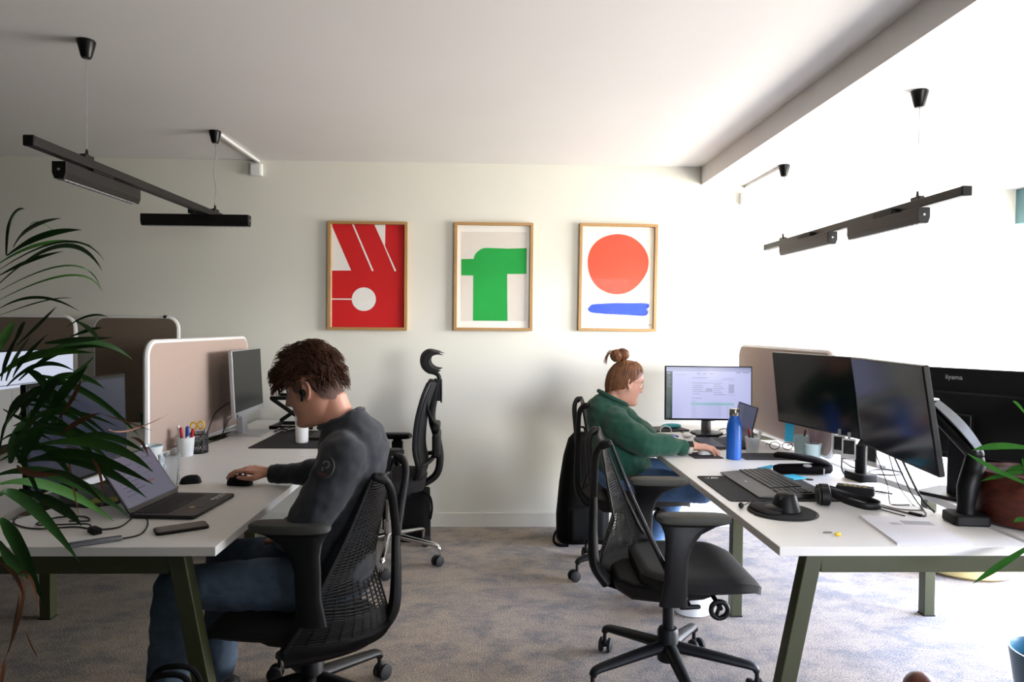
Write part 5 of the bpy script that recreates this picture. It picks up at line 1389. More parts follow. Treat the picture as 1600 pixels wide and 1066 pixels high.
# each row: points along the blade (base, middle, tip) in metres, greatest width, g green / b dry
PALM=[
 ((-0.952, 1.388, 1.53),(-0.893, 1.316, 1.587),(-0.821, 1.243, 1.598),0.0131,'g'),
 ((-0.952, 1.408, 1.548),(-0.876, 1.344, 1.577),(-0.78, 1.28, 1.588),0.0105,'g'),
 ((-0.937, 1.368, 1.527),(-0.854, 1.346, 1.563),(-0.77, 1.325, 1.573),0.0118,'g'),
 ((-1.022, 1.47, 1.521),(-0.953, 1.516, 1.569),(-0.883, 1.562, 1.568),0.0079,'g'),
 ((-1.009, 1.452, 1.507),(-0.848, 1.4, 1.559),(-0.74, 1.347, 1.516),0.0039,'g'),
 ((-0.99, 1.424, 1.493),(-0.899, 1.381, 1.52),(-0.811, 1.338, 1.534),0.0066,'g'),
 ((-0.96, 1.381, 1.475),(-0.799, 1.309, 1.54),(-0.684, 1.237, 1.49),0.0092,'g'),
 ((-0.963, 1.386, 1.461),(-0.868, 1.453, 1.516),(-0.844, 1.521, 1.471),0.0039,'g'),
 ((-1.015, 1.459, 1.445),(-0.9, 1.507, 1.5),(-0.859, 1.554, 1.465),0.0039,'g'),
 ((-1.013, 1.456, 1.427),(-0.898, 1.399, 1.448),(-0.785, 1.342, 1.42),0.0053,'g'),
 ((-0.972, 1.397, 1.412),(-0.895, 1.414, 1.442),(-0.848, 1.43, 1.448),0.0026,'g'),
 ((-0.948, 1.448, 1.593),(-0.961, 1.503, 1.611),(-0.958, 1.558, 1.593),0.0026,'g'),
 ((-0.987, 1.466, 1.35),(-0.891, 1.39, 1.393),(-0.812, 1.315, 1.428),0.0118,'g'),
 ((-0.997, 1.433, 1.341),(-1.001, 1.457, 1.371),(-0.999, 1.481, 1.401),0.0158,'g'),
 ((-0.961, 1.421, 1.357),(-0.904, 1.361, 1.388),(-0.858, 1.301, 1.397),0.0118,'g'),
 ((-0.984, 1.417, 1.281),(-0.92, 1.342, 1.327),(-0.848, 1.267, 1.38),0.0118,'g'),
 ((-1.012, 1.472, 1.276),(-1.03, 1.529, 1.32),(-1.036, 1.586, 1.368),0.0105,'g'),
 ((-0.967, 1.426, 1.287),(-0.916, 1.387, 1.328),(-0.848, 1.348, 1.377),0.0105,'g'),
 ((-1.023, 1.469, 1.286),(-0.949, 1.476, 1.33),(-0.837, 1.484, 1.335),0.0158,'g'),
 ((-0.955, 1.466, 1.324),(-0.868, 1.52, 1.356),(-0.805, 1.574, 1.317),0.0118,'g'),
 ((-0.9, 1.421, 1.357),(-0.828, 1.401, 1.363),(-0.743, 1.382, 1.37),0.0118,'g'),
 ((-0.856, 1.432, 1.37),(-0.808, 1.415, 1.384),(-0.773, 1.398, 1.389),0.0066,'g'),
 ((-0.831, 1.379, 1.39),(-0.766, 1.341, 1.412),(-0.708, 1.303, 1.409),0.0039,'g'),
 ((-0.861, 1.458, 1.403),(-0.781, 1.375, 1.383),(-0.721, 1.292, 1.364),0.0079,'g'),
 ((-0.829, 1.366, 1.292),(-0.804, 1.382, 1.31),(-0.79, 1.399, 1.333),0.0053,'g'),
 ((-0.89, 1.394, 1.201),(-0.841, 1.395, 1.267),(-0.8, 1.395, 1.314),0.0184,'g'),
 ((-0.931, 1.417, 1.197),(-0.868, 1.385, 1.265),(-0.828, 1.353, 1.287),0.0210,'g'),
 ((-1.02, 1.48, 1.181),(-0.953, 1.423, 1.238),(-0.886, 1.366, 1.263),0.0158,'g'),
 ((-0.871, 1.41, 1.199),(-0.803, 1.354, 1.256),(-0.756, 1.298, 1.295),0.0092,'b'),
 ((-0.878, 1.436, 1.169),(-0.819, 1.393, 1.201),(-0.751, 1.35, 1.226),0.0092,'b'),
 ((-0.957, 1.403, 1.117),(-0.962, 1.44, 1.168),(-0.952, 1.477, 1.216),0.0263,'g'),
 ((-0.937, 1.398, 1.118),(-0.907, 1.403, 1.174),(-0.877, 1.408, 1.224),0.0237,'g'),
 ((-1.023, 1.469, 1.136),(-0.96, 1.396, 1.194),(-0.892, 1.323, 1.235),0.0158,'g'),
 ((-0.877, 1.367, 1.161),(-0.729, 1.316, 1.17),(-0.61, 1.265, 1.129),0.0171,'g'),
 ((-0.859, 1.452, 1.161),(-0.796, 1.466, 1.161),(-0.73, 1.481, 1.124),0.0131,'g'),
 ((-0.9, 1.388, 1.125),(-0.787, 1.355, 1.142),(-0.637, 1.321, 1.094),0.0184,'g'),
 ((-0.914, 1.381, 1.124),(-0.795, 1.369, 1.127),(-0.667, 1.357, 1.059),0.0184,'g'),
 ((-0.952, 1.365, 1.103),(-0.853, 1.394, 1.092),(-0.733, 1.422, 1.004),0.0184,'g'),
 ((-1.023, 1.468, 1.06),(-0.957, 1.54, 1.036),(-0.867, 1.612, 0.941),0.0184,'g'),
 ((-1.01, 1.448, 1.04),(-1.0, 1.521, 1.008),(-0.934, 1.595, 0.85),0.0237,'g'),
 ((-0.913, 1.362, 1.074),(-0.815, 1.321, 1.054),(-0.747, 1.28, 1.027),0.0171,'g'),
 ((-1.03, 1.476, 0.985),(-1.021, 1.518, 0.921),(-0.994, 1.56, 0.769),0.0263,'g'),
 ((-0.984, 1.409, 0.959),(-1.004, 1.48, 0.89),(-1.02, 1.55, 0.83),0.0210,'g'),
 ((-0.865, 1.434, 1.156),(-0.888, 1.484, 1.079),(-0.898, 1.533, 0.97),0.0039,'b'),
 ((-0.838, 1.395, 1.153),(-0.753, 1.338, 1.129),(-0.71, 1.28, 1.062),0.0053,'b'),
 ((-0.782, 1.413, 1.215),(-0.709, 1.346, 1.212),(-0.616, 1.28, 1.201),0.0026,'b'),
 ((-0.766, 1.406, 1.185),(-0.759, 1.479, 1.173),(-0.717, 1.553, 1.196),0.0026,'b'),
 ((-0.719, 1.4, 1.17),(-0.653, 1.311, 1.175),(-0.598, 1.223, 1.163),0.0053,'b'),
 ((-0.919, 1.365, 1.12),(-0.851, 1.304, 1.118),(-0.76, 1.243, 1.13),0.0105,'b'),
 ((-1.013, 1.454, 1.152),(-0.943, 1.426, 1.176),(-0.868, 1.397, 1.162),0.0066,'g'),
 ((-0.965, 1.395, 1.226),(-0.862, 1.321, 1.211),(-0.758, 1.248, 1.213),0.0066,'g'),
 ((-1.03, 1.478, 1.107),(-0.939, 1.46, 1.138),(-0.85, 1.442, 1.125),0.0092,'g'),
 ((-0.891, 1.385, 1.101),(-0.782, 1.305, 1.112),(-0.673, 1.225, 1.079),0.0105,'g'),
 ((-0.928, 1.367, 1.154),(-0.839, 1.305, 1.225),(-0.744, 1.244, 1.245),0.0066,'g'),
 ((-1.006, 1.441, 0.903),(-0.931, 1.377, 0.9),(-0.873, 1.312, 0.881),0.0079,'b'),
 ((-0.908, 1.365, 0.904),(-0.91, 1.358, 0.838),(-0.935, 1.352, 0.747),0.0066,'b'),
 ((-0.933, 1.39, 0.857),(-0.995, 1.469, 0.765),(-1.064, 1.549, 0.666),0.0066,'b'),
 ((-0.951, 1.375, 0.736),(-0.956, 1.375, 0.71),(-0.959, 1.375, 0.672),0.0066,'b'),
 ((-0.965, 1.453, 0.764),(-0.94, 1.432, 0.741),(-0.911, 1.412, 0.717),0.0026,'b'),
 ((-1.006, 1.479, 0.856),(-0.967, 1.47, 0.866),(-0.94, 1.461, 0.788),0.0053,'b'),
]
SPIDER=[
 ((1.704, 2.15, 1.131),(1.663, 2.125, 1.158),(1.623, 2.1, 1.179),0.0233),
 ((1.747, 2.2, 1.016),(1.6, 2.125, 1.033),(1.463, 2.05, 1.034),0.0233),
 ((1.71, 2.15, 0.91),(1.563, 2.1, 0.969),(1.445, 2.05, 1.026),0.0194),
 ((1.749, 2.2, 0.938),(1.662, 2.175, 0.933),(1.564, 2.15, 0.917),0.0156),
 ((1.748, 2.2, 0.957),(1.712, 2.2, 0.946),(1.68, 2.2, 0.936),0.0194),
 ((1.747, 2.2, 0.932),(1.739, 2.2, 0.97),(1.737, 2.2, 0.982),0.0078),
 ((1.657, 2.08, 0.814),(1.625, 2.065, 0.818),(1.596, 2.05, 0.813),0.0136),
 ((1.584, 1.98, 0.757),(1.451, 1.915, 0.726),(1.331, 1.85, 0.701),0.0175),
]

def blade(pts, w, fold=0.35, toward=V((0.1, -1, 0.25)), n=18, twist=0.0, rooted=0.25):
    """a folded leaf blade with real thickness"""
    a, b, c = [V(p) for p in pts]
    ctl = b * 2 - (a + c) * 0.5
    P = [a * (1 - t) ** 2 + ctl * 2 * t * (1 - t) + c * t * t for t in [i / n for i in range(n + 1)]]
    rings = []
    for i, p in enumerate(P):
        t = i / n
        d = (P[min(i + 1, n)] - P[max(i - 1, 0)]).normalized()
        side = d.cross(toward)
        if side.length < 1e-4:
            side = d.orthogonal()
        side.normalize()
        nn = side.cross(d).normalized()
        if twist:
            R = Matrix.Rotation(twist * (t - 0.3), 3, d)
            side = R @ side; nn = R @ nn
        hw = w * 0.5 * max(0.03, min(1, rooted + (1 - rooted) * min(1, t / 0.35)) * (1 - max(0, (t - 0.55) / 0.45) ** 1.7))
        th = 0.0004 + 0.0006 * (1 - t)
        f = hw * fold
        rings.append([p + side * hw + nn * f, p + nn * th, p - side * hw + nn * f, p - nn * th])
    return MB().loft(rings)
pot_c = V((-1.215, 1.49, 0))
palm = thing('potted_palm', 'large potted palm with drooping green and dry leaves at left edge', 'plant', pot_c)
PLANTER = mat('dark_teal_planter', '#1d4750', 0.5, var=0.05)
build('planter', MB().lathe([(0.10, 0), (0.105, 0.006), (0.138, 0.66), (0.140, 0.68), (0.130, 0.68), (0.124, 0.62), (0.001, 0.62)], 36), PLANTER, palm)
build('soil', MB().lathe([(0.124, 0.625), (0.06, 0.64), (0.001, 0.645)], 24), mat('brown_soil', '#3a2418', 0.95), palm)
rnd = random.Random(5)
for i, (a, b, c, w_, kind) in enumerate(PALM):
    m_ = DRY if kind == 'b' else (LEAF2 if i % 5 == 3 else LEAF)
    q = [V(p) - pot_c for p in (a, b, c)]
    build('leaf', blade(q, w_ * 1.12, 0.30, V((0.15 + 0.5 * (rnd.random() - 0.5), -1, 0.5 * rnd.random())), twist=0.7 * (rnd.random() - 0.5)), m_, palm, ang=70)
for tip in ((-1.02, 1.44, 1.50), (-1.015, 1.42, 1.29), (-0.985, 1.40, 1.12), (-0.925, 1.43, 1.155), (-1.03, 1.40, 1.05), (-1.02, 1.46, 1.40)):
    e_ = V(tip) - pot_c
    base = V((0.05 * (rnd.random() - 0.5), 0.05 * (rnd.random() - 0.5), 0.63))
    mid = base.lerp(e_, 0.45) + V((-0.07, 0.02, 0.10))
    pts = smoothpath([base, mid, base.lerp(e_, 0.8) + V((-0.05, 0, 0.06)), e_], 6)
    build('stem', MB().tube(pts, [0.007 - 0.0045 * k / (len(pts) - 1) for k in range(len(pts))], 8), STEM, palm)
for k in range(16):
    z = 1.03 + 0.011 * k
    a = V((-1.03 + 0.012 * (k % 4), 1.50 + 0.02 * (k % 3), z + 0.10)) - pot_c
    c = a + V((0.10 + 0.03 * (k % 5), -0.03 + 0.03 * (k % 3), -0.14 + 0.035 * (k % 7)))
    build('leaf', blade((a, a.lerp(c, 0.5) + V((0, 0, 0.03)), c), 0.010 + 0.002 * (k % 4)), LEAF, palm, ang=70)
# more leaflets towards the left, outside the photo
for k in range(14):
    z = 1.0 + 0.045 * k
    a = V((-1.08 - 0.02 * (k % 3), 1.45, z)) - pot_c
    c = a + V((-0.22 - 0.05 * (k % 2), -0.10 + 0.04 * (k % 5), 0.12 - 0.05 * (k % 4)))
    build('leaf', blade((a, a.lerp(c, 0.5) + V((0, 0, 0.06)), c), 0.016), LEAF, palm, ang=70)

dp_c = V((1.838, 2.305, DT))
dp = thing('desk_plant', 'leafy green plant in a reddish brown pot at right edge of the desk', 'plant', dp_c)
WOODPOT = mat('reddish_brown_grain', '#43190c', 0.5, spec=0.3, var=0.45, scale=26, stretch=(1.0, 1.0, 3.2), bump=0.12)
prof = [(0.001, 0), (0.130, 0.0), (0.150, 0.012), (0.166, 0.06), (0.170, 0.11), (0.165, 0.155), (0.150, 0.178), (0.138, 0.180), (0.135, 0.165), (0.001, 0.160)]
build('pot', MB().lathe(prof, 40), WOODPOT, dp)
build('soil', MB().lathe([(0.134, 0.166), (0.06, 0.175), (0.001, 0.178)], 24), mat('brown_soil', '#3a2418', 0.95), dp)
for i, (a, b, c, w_) in enumerate(SPIDER):
    q = [V(p) - dp_c for p in (a, b, c)]
    root = V((0.02 * (i % 3 - 1), 0.02 * (i % 2), 0.165))
    ext = q[0] + (q[0] - q[1]).normalized() * 0.05
    pts = smoothpath([root, root.lerp(ext, 0.55) + V((0.02, 0, 0.09)), q[0]], 6)
    lf = build('leaf', blade(q, w_, 0.28, V((0.1, -1, 0.7)), rooted=0.6), BRIGHTLEAF, dp, ang=70)
    build('stalk', MB().tube(pts, [0.006 - 0.003 * k / (len(pts) - 1) for k in range(len(pts))], 6), BRIGHTLEAF, lf)
for k in range(26):
    a = 2 * pi * k / 26 + 0.3
    if 0.8 < a % (2 * pi) < 2 * pi - 0.9:
        continue
    r0 = V((0.015 * cos(a), 0.015 * sin(a), 0.165)); tip = V((0.30 * cos(a), 0.24 * sin(a), 0.25 + 0.06 * (k % 3)))
    build('leaf', blade((r0, r0.lerp(tip, 0.5) + V((0, 0, 0.13)), tip), 0.024), BRIGHTLEAF, dp, ang=70)
# ================================================================== people
SKIN = mat('skin', '#c08a72', 0.5, var=0.05, scale=25, bump=0.05, bscale=200)
SKIN2 = mat('fair_skin', '#cf9a85', 0.5, var=0.05, scale=25, bump=0.05, bscale=200)
EYEW = mat('eye_white', '#d9d5cf', 0.25)
IRIS = mat('eye_iris', '#3d3026', 0.2)

def head_rings(M, man=True):
    """head and face as one lofted surface; local x forward, y to the head's left, z up; ear level is z=0"""
    mb = MB(); N = 72; rings = []
    #        z      front  back   halfw
    T = [(-0.122, 0.045, 0.030, 0.020), (-0.116, 0.074, 0.040, 0.036), (-0.106, 0.084, 0.052, 0.046), (-0.090, 0.085, 0.062, 0.054), (-0.070, 0.081, 0.070, 0.060), (-0.050, 0.082, 0.078, 0.065),
         (-0.030, 0.084, 0.086, 0.069), (-0.008, 0.086, 0.092, 0.072), (0.012, 0.085, 0.096, 0.0735), (0.030, 0.090, 0.099, 0.075), (0.050, 0.091, 0.100, 0.0755), (0.072, 0.085, 0.096, 0.0735), (0.092, 0.070, 0.084, 0.066), (0.106, 0.052, 0.066, 0.052), (0.116, 0.028, 0.040, 0.030), (0.119, 0.004, 0.01, 0.006)]
    def row(z):
        for i in range(len(T) - 1):
            if T[i][0] <= z <= T[i + 1][0]:
                f = (z - T[i][0]) / (T[i + 1][0] - T[i][0])
                return [T[i][k] + (T[i + 1][k] - T[i][k]) * f for k in (1, 2, 3)]
        return T[-1][1:]
    def g(x, s):
        return math.exp(-(x / s) ** 2)
    for i in range(62):
        z = -0.122 + 0.241 * i / 61
        fr, bk, hw = row(z); ring = []
        for k in range(N):
            a = 2 * pi * k / N; ca, sa = cos(a), sin(a)
            x = (fr if ca > 0 else bk) * (abs(ca) ** 0.86) * (1 if ca > 0 else -1)
            y = hw * (abs(sa) ** 0.92) * (1 if sa > 0 else -1)
            if ca > 0:
                # nose: ridge widening to the tip
                if -0.036 < z < 0.040:
                    t = (0.036 - z) / 0.064
                    ln = 0.006 + 0.024 * max(0, min(1, t)) ** 1.3 if z > -0.028 else 0.030 * max(0, (z + 0.036) / 0.008)
                    x += ln * g(y, 0.0085 + 0.006 * max(0, min(1, t)) ** 2)
                    x += 0.007 * g(z + 0.022, 0.010) * g(abs(y) - 0.013, 0.007)
                # lips and the dips between nose, lips and chin
                x += 0.0075 * g(z + 0.050, 0.006) * g(y, 0.020) + 0.0075 * g(z + 0.063, 0.006) * g(y, 0.017)
                x -= 0.0035 * g(z + 0.0565, 0.0025) * g(y, 0.022)
                x -= 0.006 * g(z + 0.076, 0.008) * g(y, 0.025)
                x += 0.006 * g(z + 0.100, 0.014) * g(y, 0.022)
                # eye sockets, brow, cheeks
                x -= 0.013 * g(z - 0.022, 0.013) * g(abs(y) - 0.032, 0.018)
                x += 0.005 * g(z - 0.043, 0.009) * g(abs(y) - 0.026, 0.026)
                x += 0.004 * g(z + 0.010, 0.018) * g(abs(y) - 0.045, 0.02)
            ring.append(V((x, y, z)))
        rings.append(ring)
    mb.loft(rings, M=M)
    for s in (-1, 1):
        # ear: shell, rim and lobe
        E = M @ Matrix.Translation((-0.004, s * 0.073, 0.004)) @ Matrix.Rotation(s * radians(-22), 4, 'Z') @ Matrix.Rotation(radians(-8), 4, 'Y')
        mb.ell((-0.008, s * 0.004, 0.0), (0.017, 0.0065, 0.029), E)
        rim = [(-0.004 + 0.002, s * 0.006, -0.026), (0.004, s * 0.010, 0.012), (-0.002, s * 0.011, 0.027), (-0.014, s * 0.012, 0.030), (-0.024, s * 0.013, 0.018), (-0.024, s * 0.012, 0.0), (-0.016, s * 0.010, -0.018), (-0.005, s * 0.008, -0.028)]
        mb.tube([E @ V(p) for p in smoothpath([V(p) for p in rim], 3)], 0.0045, 8)
        mb.ell((-0.003, s * 0.007, -0.025), (0.008, 0.005, 0.008), E)
    return mb

def eyes(M, parent):
    for s in (-1, 1):
        e = MB().ell((0.064, s * 0.031, 0.021), (0.0118, 0.0118, 0.0118), M)
        o = build('eye', e, EYEW, parent)
        build('iris', MB().ell((0.0738, s * 0.031, 0.019), (0.0030, 0.0058, 0.0058), M), IRIS, o)

def hand(mb, wrist, fwd, up, thumb_side, curl=(0.3, 0.4, 0.3), spread=0.08, lift=None, scale=1.0, thumb=None):
    """palm, four jointed fingers of unequal length and a side-set thumb. thumb_side = direction towards the thumb"""
    f = V(fwd).normalized(); u = V(up); u = (u - f * u.dot(f)).normalized(); t = f.cross(u)
    if t.dot(V(thumb_side)) < 0:
        t = -t
    w0 = V(wrist); S = scale
    kn = []
    for i, (off, ln) in enumerate(((0.028, 0.088), (0.009, 0.092), (-0.010, 0.087), (-0.028, 0.078))):
        k = w0 + f * ln * S + t * off * S + u * (0.004 - 0.004 * abs(i - 1.2)) * S
        kn.append(k)
        mb.capsule(w0 + t * off * 0.55 * S, k, 0.0145 * S, 0.0115 * S, 12)
    mb.capsule(w0 - f * 0.01 * S, w0 + f * 0.06 * S, 0.021 * S, 0.019 * S, 14)
    L = ((0.042, 0.025, 0.020), (0.046, 0.029, 0.021), (0.042, 0.027, 0.020), (0.033, 0.020, 0.018))
    for i in range(4):
        d = (f + t * spread * (1.5 - i)).normalized()
        p = kn[i]; ang = 0.0
        lf = 0 if lift is None else lift[i]
        for j in range(3):
            ang += (curl[j] - (lf if j == 0 else 0) + 0.05 * i * (j > 0))
            dd = d * cos(ang) - u * sin(ang)
            q = p + dd * L[i][j] * S
            r = (0.0098, 0.0088, 0.0078)[j] * S
            mb.capsule(p, q, r, r * 0.9, 10)
            p = q
    th = thumb or ((0.55, 0.75, -0.25), (0.85, 0.35, -0.25), (1.0, -0.05, -0.15))
    p = w0 + f * 0.022 * S + t * 0.020 * S - u * 0.004 * S
    for (a, b, c), ln, r in zip(th, (0.040, 0.034, 0.027), (0.0145, 0.0108, 0.0092)):
        d = (f * a + t * b + u * c).normalized()
        q = p + d * ln * S
        mb.capsule(p, q, r * S, r * 0.86 * S, 10)
        p = q
    return mb

def oval_rings(mb, rows):
    """rows: centre, half-size along a, half-size along b, a-axis, b-axis"""
    rings = []
    for c, ra, rb, A, B in rows:
        c = V(c); A = V(A).normalized(); B = V(B).normalized()
        rings.append([c + A * ra * (abs(cos(x)) ** 0.85) * (1 if cos(x) > 0 else -1) + B * rb * (abs(sin(x)) ** 0.85) * (1 if sin(x) > 0 else -1) for x in [2 * pi * k / 28 for k in range(28)]])
    return mb.loft(rings)

def creases(o, amp, scale, seed=0):
    """gentle cloth folds pushed into the mesh"""
    me = o.data
    me.calc_loop_triangles() if False else None
    nrm = [v.normal.copy() for v in me.vertices]
    for v, n_ in zip(me.vertices, nrm):
        p = v.co
        a = noise.noise(V((p.x * scale, p.y * scale * 0.6, p.z * scale * 1.5)) + V((seed, seed * 0.7, 0)))
        b = noise.noise(V((p.x * scale * 2.3, p.y * scale * 1.2, p.z * scale * 2.6)) + V((0, seed, 3)))
        v.co = p + n_ * amp * (a + 0.5 * b)
    me.update()

# ------------------------------------------------------------------ the young man at the left desk
MO = V((-0.50, 2.42, 0.0))
def mk(p):
    return V(p) - MO
man_f = V((-cos(radians(17)), 0.10, -sin(radians(17)))).normalized()
man_l = V((0, 0, 1)).cross(man_f).normalized()
man_u = man_f.cross(man_l).normalized()
MH = frame_M(mk((-0.618, 2.42, 1.170)), man_f, man_l, man_u)
body = head_rings(MH)
mk_pts = lambda *p: [mk(q) for q in p]
# neck, torso, arms, legs
oval_rings(body, [(mk((-0.565, 2.42, 1.150)), 0.058, 0.055, (1, 0, 0.3), (0, 1, 0)), (mk((-0.548, 2.42, 1.10)), 0.060, 0.056, (1, 0, 0.4), (0, 1, 0)), (mk((-0.525, 2.42, 1.05)), 0.062, 0.060, (1, 0, 0.4), (0, 1, 0)), (mk((-0.495, 2.42, 0.98)), 0.072, 0.11, (1, 0, 0.35), (0, 1, 0)),
    (mk((-0.485, 2.42, 0.90)), 0.10, 0.15, (1, 0, 0.2), (0, 1, 0)), (mk((-0.52, 2.42, 0.75)), 0.09, 0.145, (1, 0, 0), (0, 1, 0)), (mk((-0.53, 2.42, 0.58)), 0.10, 0.15, (1, 0, 0), (0, 1, 0)), (mk((-0.53, 2.42, 0.505)), 0.08, 0.13, (1, 0, 0), (0, 1, 0))])
L_ARM = mk_pts((-0.475, 2.265, 0.985), (-0.585, 2.195, 0.755), (-0.69, 2.36, 0.668), (-0.70, 2.375, 0.664))
R_ARM = mk_pts((-0.495, 2.585, 0.985), (-0.61, 2.76, 0.80), (-0.885, 2.842, 0.785))
body.chain(L_ARM, [0.048, 0.040, 0.028, 0.026]); body.chain(R_ARM, [0.048, 0.038, 0.025])
body.chain(mk_pts((-0.50, 2.42, 0.955), (-0.475, 2.265, 0.985)), [0.07, 0.05]); body.chain(mk_pts((-0.50, 2.42, 0.955), (-0.495, 2.585, 0.985)), [0.07, 0.05])
LL = mk_pts((-0.55, 2.325, 0.530), (-1.02, 2.265, 0.538), (-1.055, 2.25, 0.10))
RL = mk_pts((-0.55, 2.515, 0.530), (-0.97, 2.555, 0.538), (-1.00, 2.57, 0.10))
for l in (LL, RL):
    body.chain(l, [0.075, 0.052, 0.036], 16)
    body.capsule(l[2] + V((0.02, 0, -0.04)), l[2] + V((-0.15, 0, -0.06)), 0.034, 0.028)
hand(body, mk((-0.900, 2.845, 0.790)), (-0.95, 0.02, 0.17), (0.12, -0.18, 1), (0, -1, 0), curl=(0.55, 0.62, 0.35), lift=(0.45, 0.12, 0.0, 0.0), spread=0.10, thumb=((0.65, 0.65, -0.25), (0.95, 0.20, -0.12), (1.0, -0.05, -0.05)))
hand(body, L_ARM[3] + V((-0.008, 0.015, -0.003)), (-0.25, 0.95, -0.15), (0, 0.2, 1), (-1, 0, 0), curl=(0.25, 0.3, 0.2))
man = build('person', body, SKIN, None, MO, vox=0.0042, relax=3)
tag(man, 'person in a dark sweatshirt and jeans with curly brown hair, hand on a mouse', 'person')
eyes(MH, man)
# sweatshirt
SW = mat('charcoal_sweatshirt', '#1d2026', 0.9, var=0.08, scale=60, bump=0.12, bscale=260, sheen=0.15)
sw = MB()
X_ = (1, 0, 0); Y_ = (0, 1, 0)
oval_rings(sw, [(mk((-0.523, 2.42, 1.085)), 0.075, 0.073, (1, 0, 0.45), Y_), (mk((-0.505, 2.42, 1.045)), 0.088, 0.098, (1, 0, 0.45), Y_), (mk((-0.488, 2.42, 1.005)), 0.112, 0.160, (1, 0, 0.38), Y_), (mk((-0.478, 2.42, 0.95)), 0.126, 0.192, (1, 0, 0.25), Y_), (mk((-0.492, 2.42, 0.87)), 0.126, 0.195, (1, 0, 0.15), Y_),
    (mk((-0.522, 2.42, 0.76)), 0.118, 0.182, X_, Y_), (mk((-0.537, 2.42, 0.66)), 0.122, 0.182, X_, Y_), (mk((-0.530, 2.42, 0.57)), 0.135, 0.19, X_, Y_), (mk((-0.525, 2.42, 0.51)), 0.12, 0.18, X_, Y_)])
sw.chain(mk_pts((-0.49, 2.31, 0.965), (-0.478, 2.265, 0.955), (-0.535, 2.215, 0.845), (-0.590, 2.195, 0.75), (-0.66, 2.29, 0.70), (-0.695, 2.365, 0.668)), [0.085, 0.083, 0.074, 0.064, 0.052, 0.040], 18)
sw.chain(mk_pts((-0.49, 2.53, 0.965), (-0.495, 2.585, 0.955), (-0.555, 2.68, 0.87), (-0.61, 2.76, 0.805), (-0.72, 2.80, 0.797), (-0.80, 2.825, 0.79), (-0.872, 2.842, 0.787)), [0.085, 0.080, 0.068, 0.058, 0.054, 0.044, 0.038], 18)
sw.chain(mk_pts((-0.66, 2.785, 0.815), (-0.72, 2.80, 0.812)), [0.050, 0.048], 14)
so = build('sweatshirt', sw, SW, man, vox=0.008, relax=6)
creases(so, 0.0075, 15, 1.0)
cl = [mk((-0.521, 2.42, 1.072)) + V((cos(a) * 0.074, 0.0, 0.0)) * 1 + V((0, sin(a) * 0.072, cos(a) * 0.074 * 0.42)) for a in [2 * pi * k / 32 for k in range(32)]]
build('collar', MB().tube(cl, 0.0095, 8, loop=True), SW, so)
def cuff(p, d, r, par, m, n='cuff', L=0.045):
    p = V(p); d = V(d).normalized()
    return build(n, MB().tube([p, p + d * L * 0.15, p + d * L * 0.85, p + d * L], [r * 0.9, r, r, r * 0.92], 18), m, par)
cuff(mk((-0.855, 2.838, 0.787)), (-1, 0.06, -0.02), 0.0375, so, SW)
emb = MB()
EM = frame_M(mk((-0.512, 2.150, 0.955)), V((1, -0.1, -0.35)).normalized(), V((0.35, 0.25, 1)).normalized(), V((-0.1, -1, 0.30)).normalized())
emb.m = 0; emb.prism([(0.026 * cos(2 * pi * k / 24), 0.034 * sin(2 * pi * k / 24)) for k in range(24)], -0.012, 0.0015, EM)
emb.m = 1
for k in range(7):   # the worn pale emblem: a broken ring with a leg
    t0 = radians(-60 + 38 * k); emb.box((0.010 * cos(t0), 0.010 + 0.010 * sin(t0), 0.0018), (0.006, 0.005, 0.001), EM)
emb.box((-0.006, -0.006, 0.0018), (0.004, 0.012, 0.001), EM)
emb.m = 2
for k in range(4):
    emb.box((-0.012 + 0.008 * k, -0.021, 0.0018), (0.005, 0.006, 0.001), EM)
build('sleeve_badge', emb, [mat('badge_black', '#0e0e10', 0.7), mat('badge_grey_white', '#4d5152', 0.7), mat('badge_red', '#4a0f12', 0.7)], so, smooth=False)
# jeans
JE = mat('dark_blue_denim', '#465668', 0.85, var=0.18, scale=22, bump=0.15, bscale=500)
jn = MB()
oval_rings(jn, [(mk((-0.535, 2.42, 0.63)), 0.105, 0.17, X_, Y_), (mk((-0.53, 2.42, 0.55)), 0.125, 0.185, X_, Y_), (mk((-0.53, 2.42, 0.49)), 0.11, 0.18, X_, Y_), (mk((-0.53, 2.42, 0.46)), 0.08, 0.14, X_, Y_)])
for l, s in ((LL, -1), (RL, 1)):
    a, b, c = l
    jn.chain([a, a.lerp(b, 0.5), b, b.lerp(c, 0.12), b.lerp(c, 0.5), b.lerp(c, 0.93)], [0.092, 0.083, 0.069, 0.068, 0.066, 0.060], 20)
jo = build('jeans', jn, JE, man, vox=0.008, relax=5)
creases(jo, 0.006, 16, 4.0)
for l in (LL, RL):
    a, b, c = l
sm = []
for q in range(11):
    t = q / 10
    sm.append(LL[0].lerp(LL[1], 0.12 + 0.85 * t) + V((0, -0.086 + 0.014 * t, -0.004)))
build('side_seam', MB().tube(sm, 0.003, 6), JE, jo)
SHOE = mat('black_shoe', '#121214', 0.6, bump=0.1)
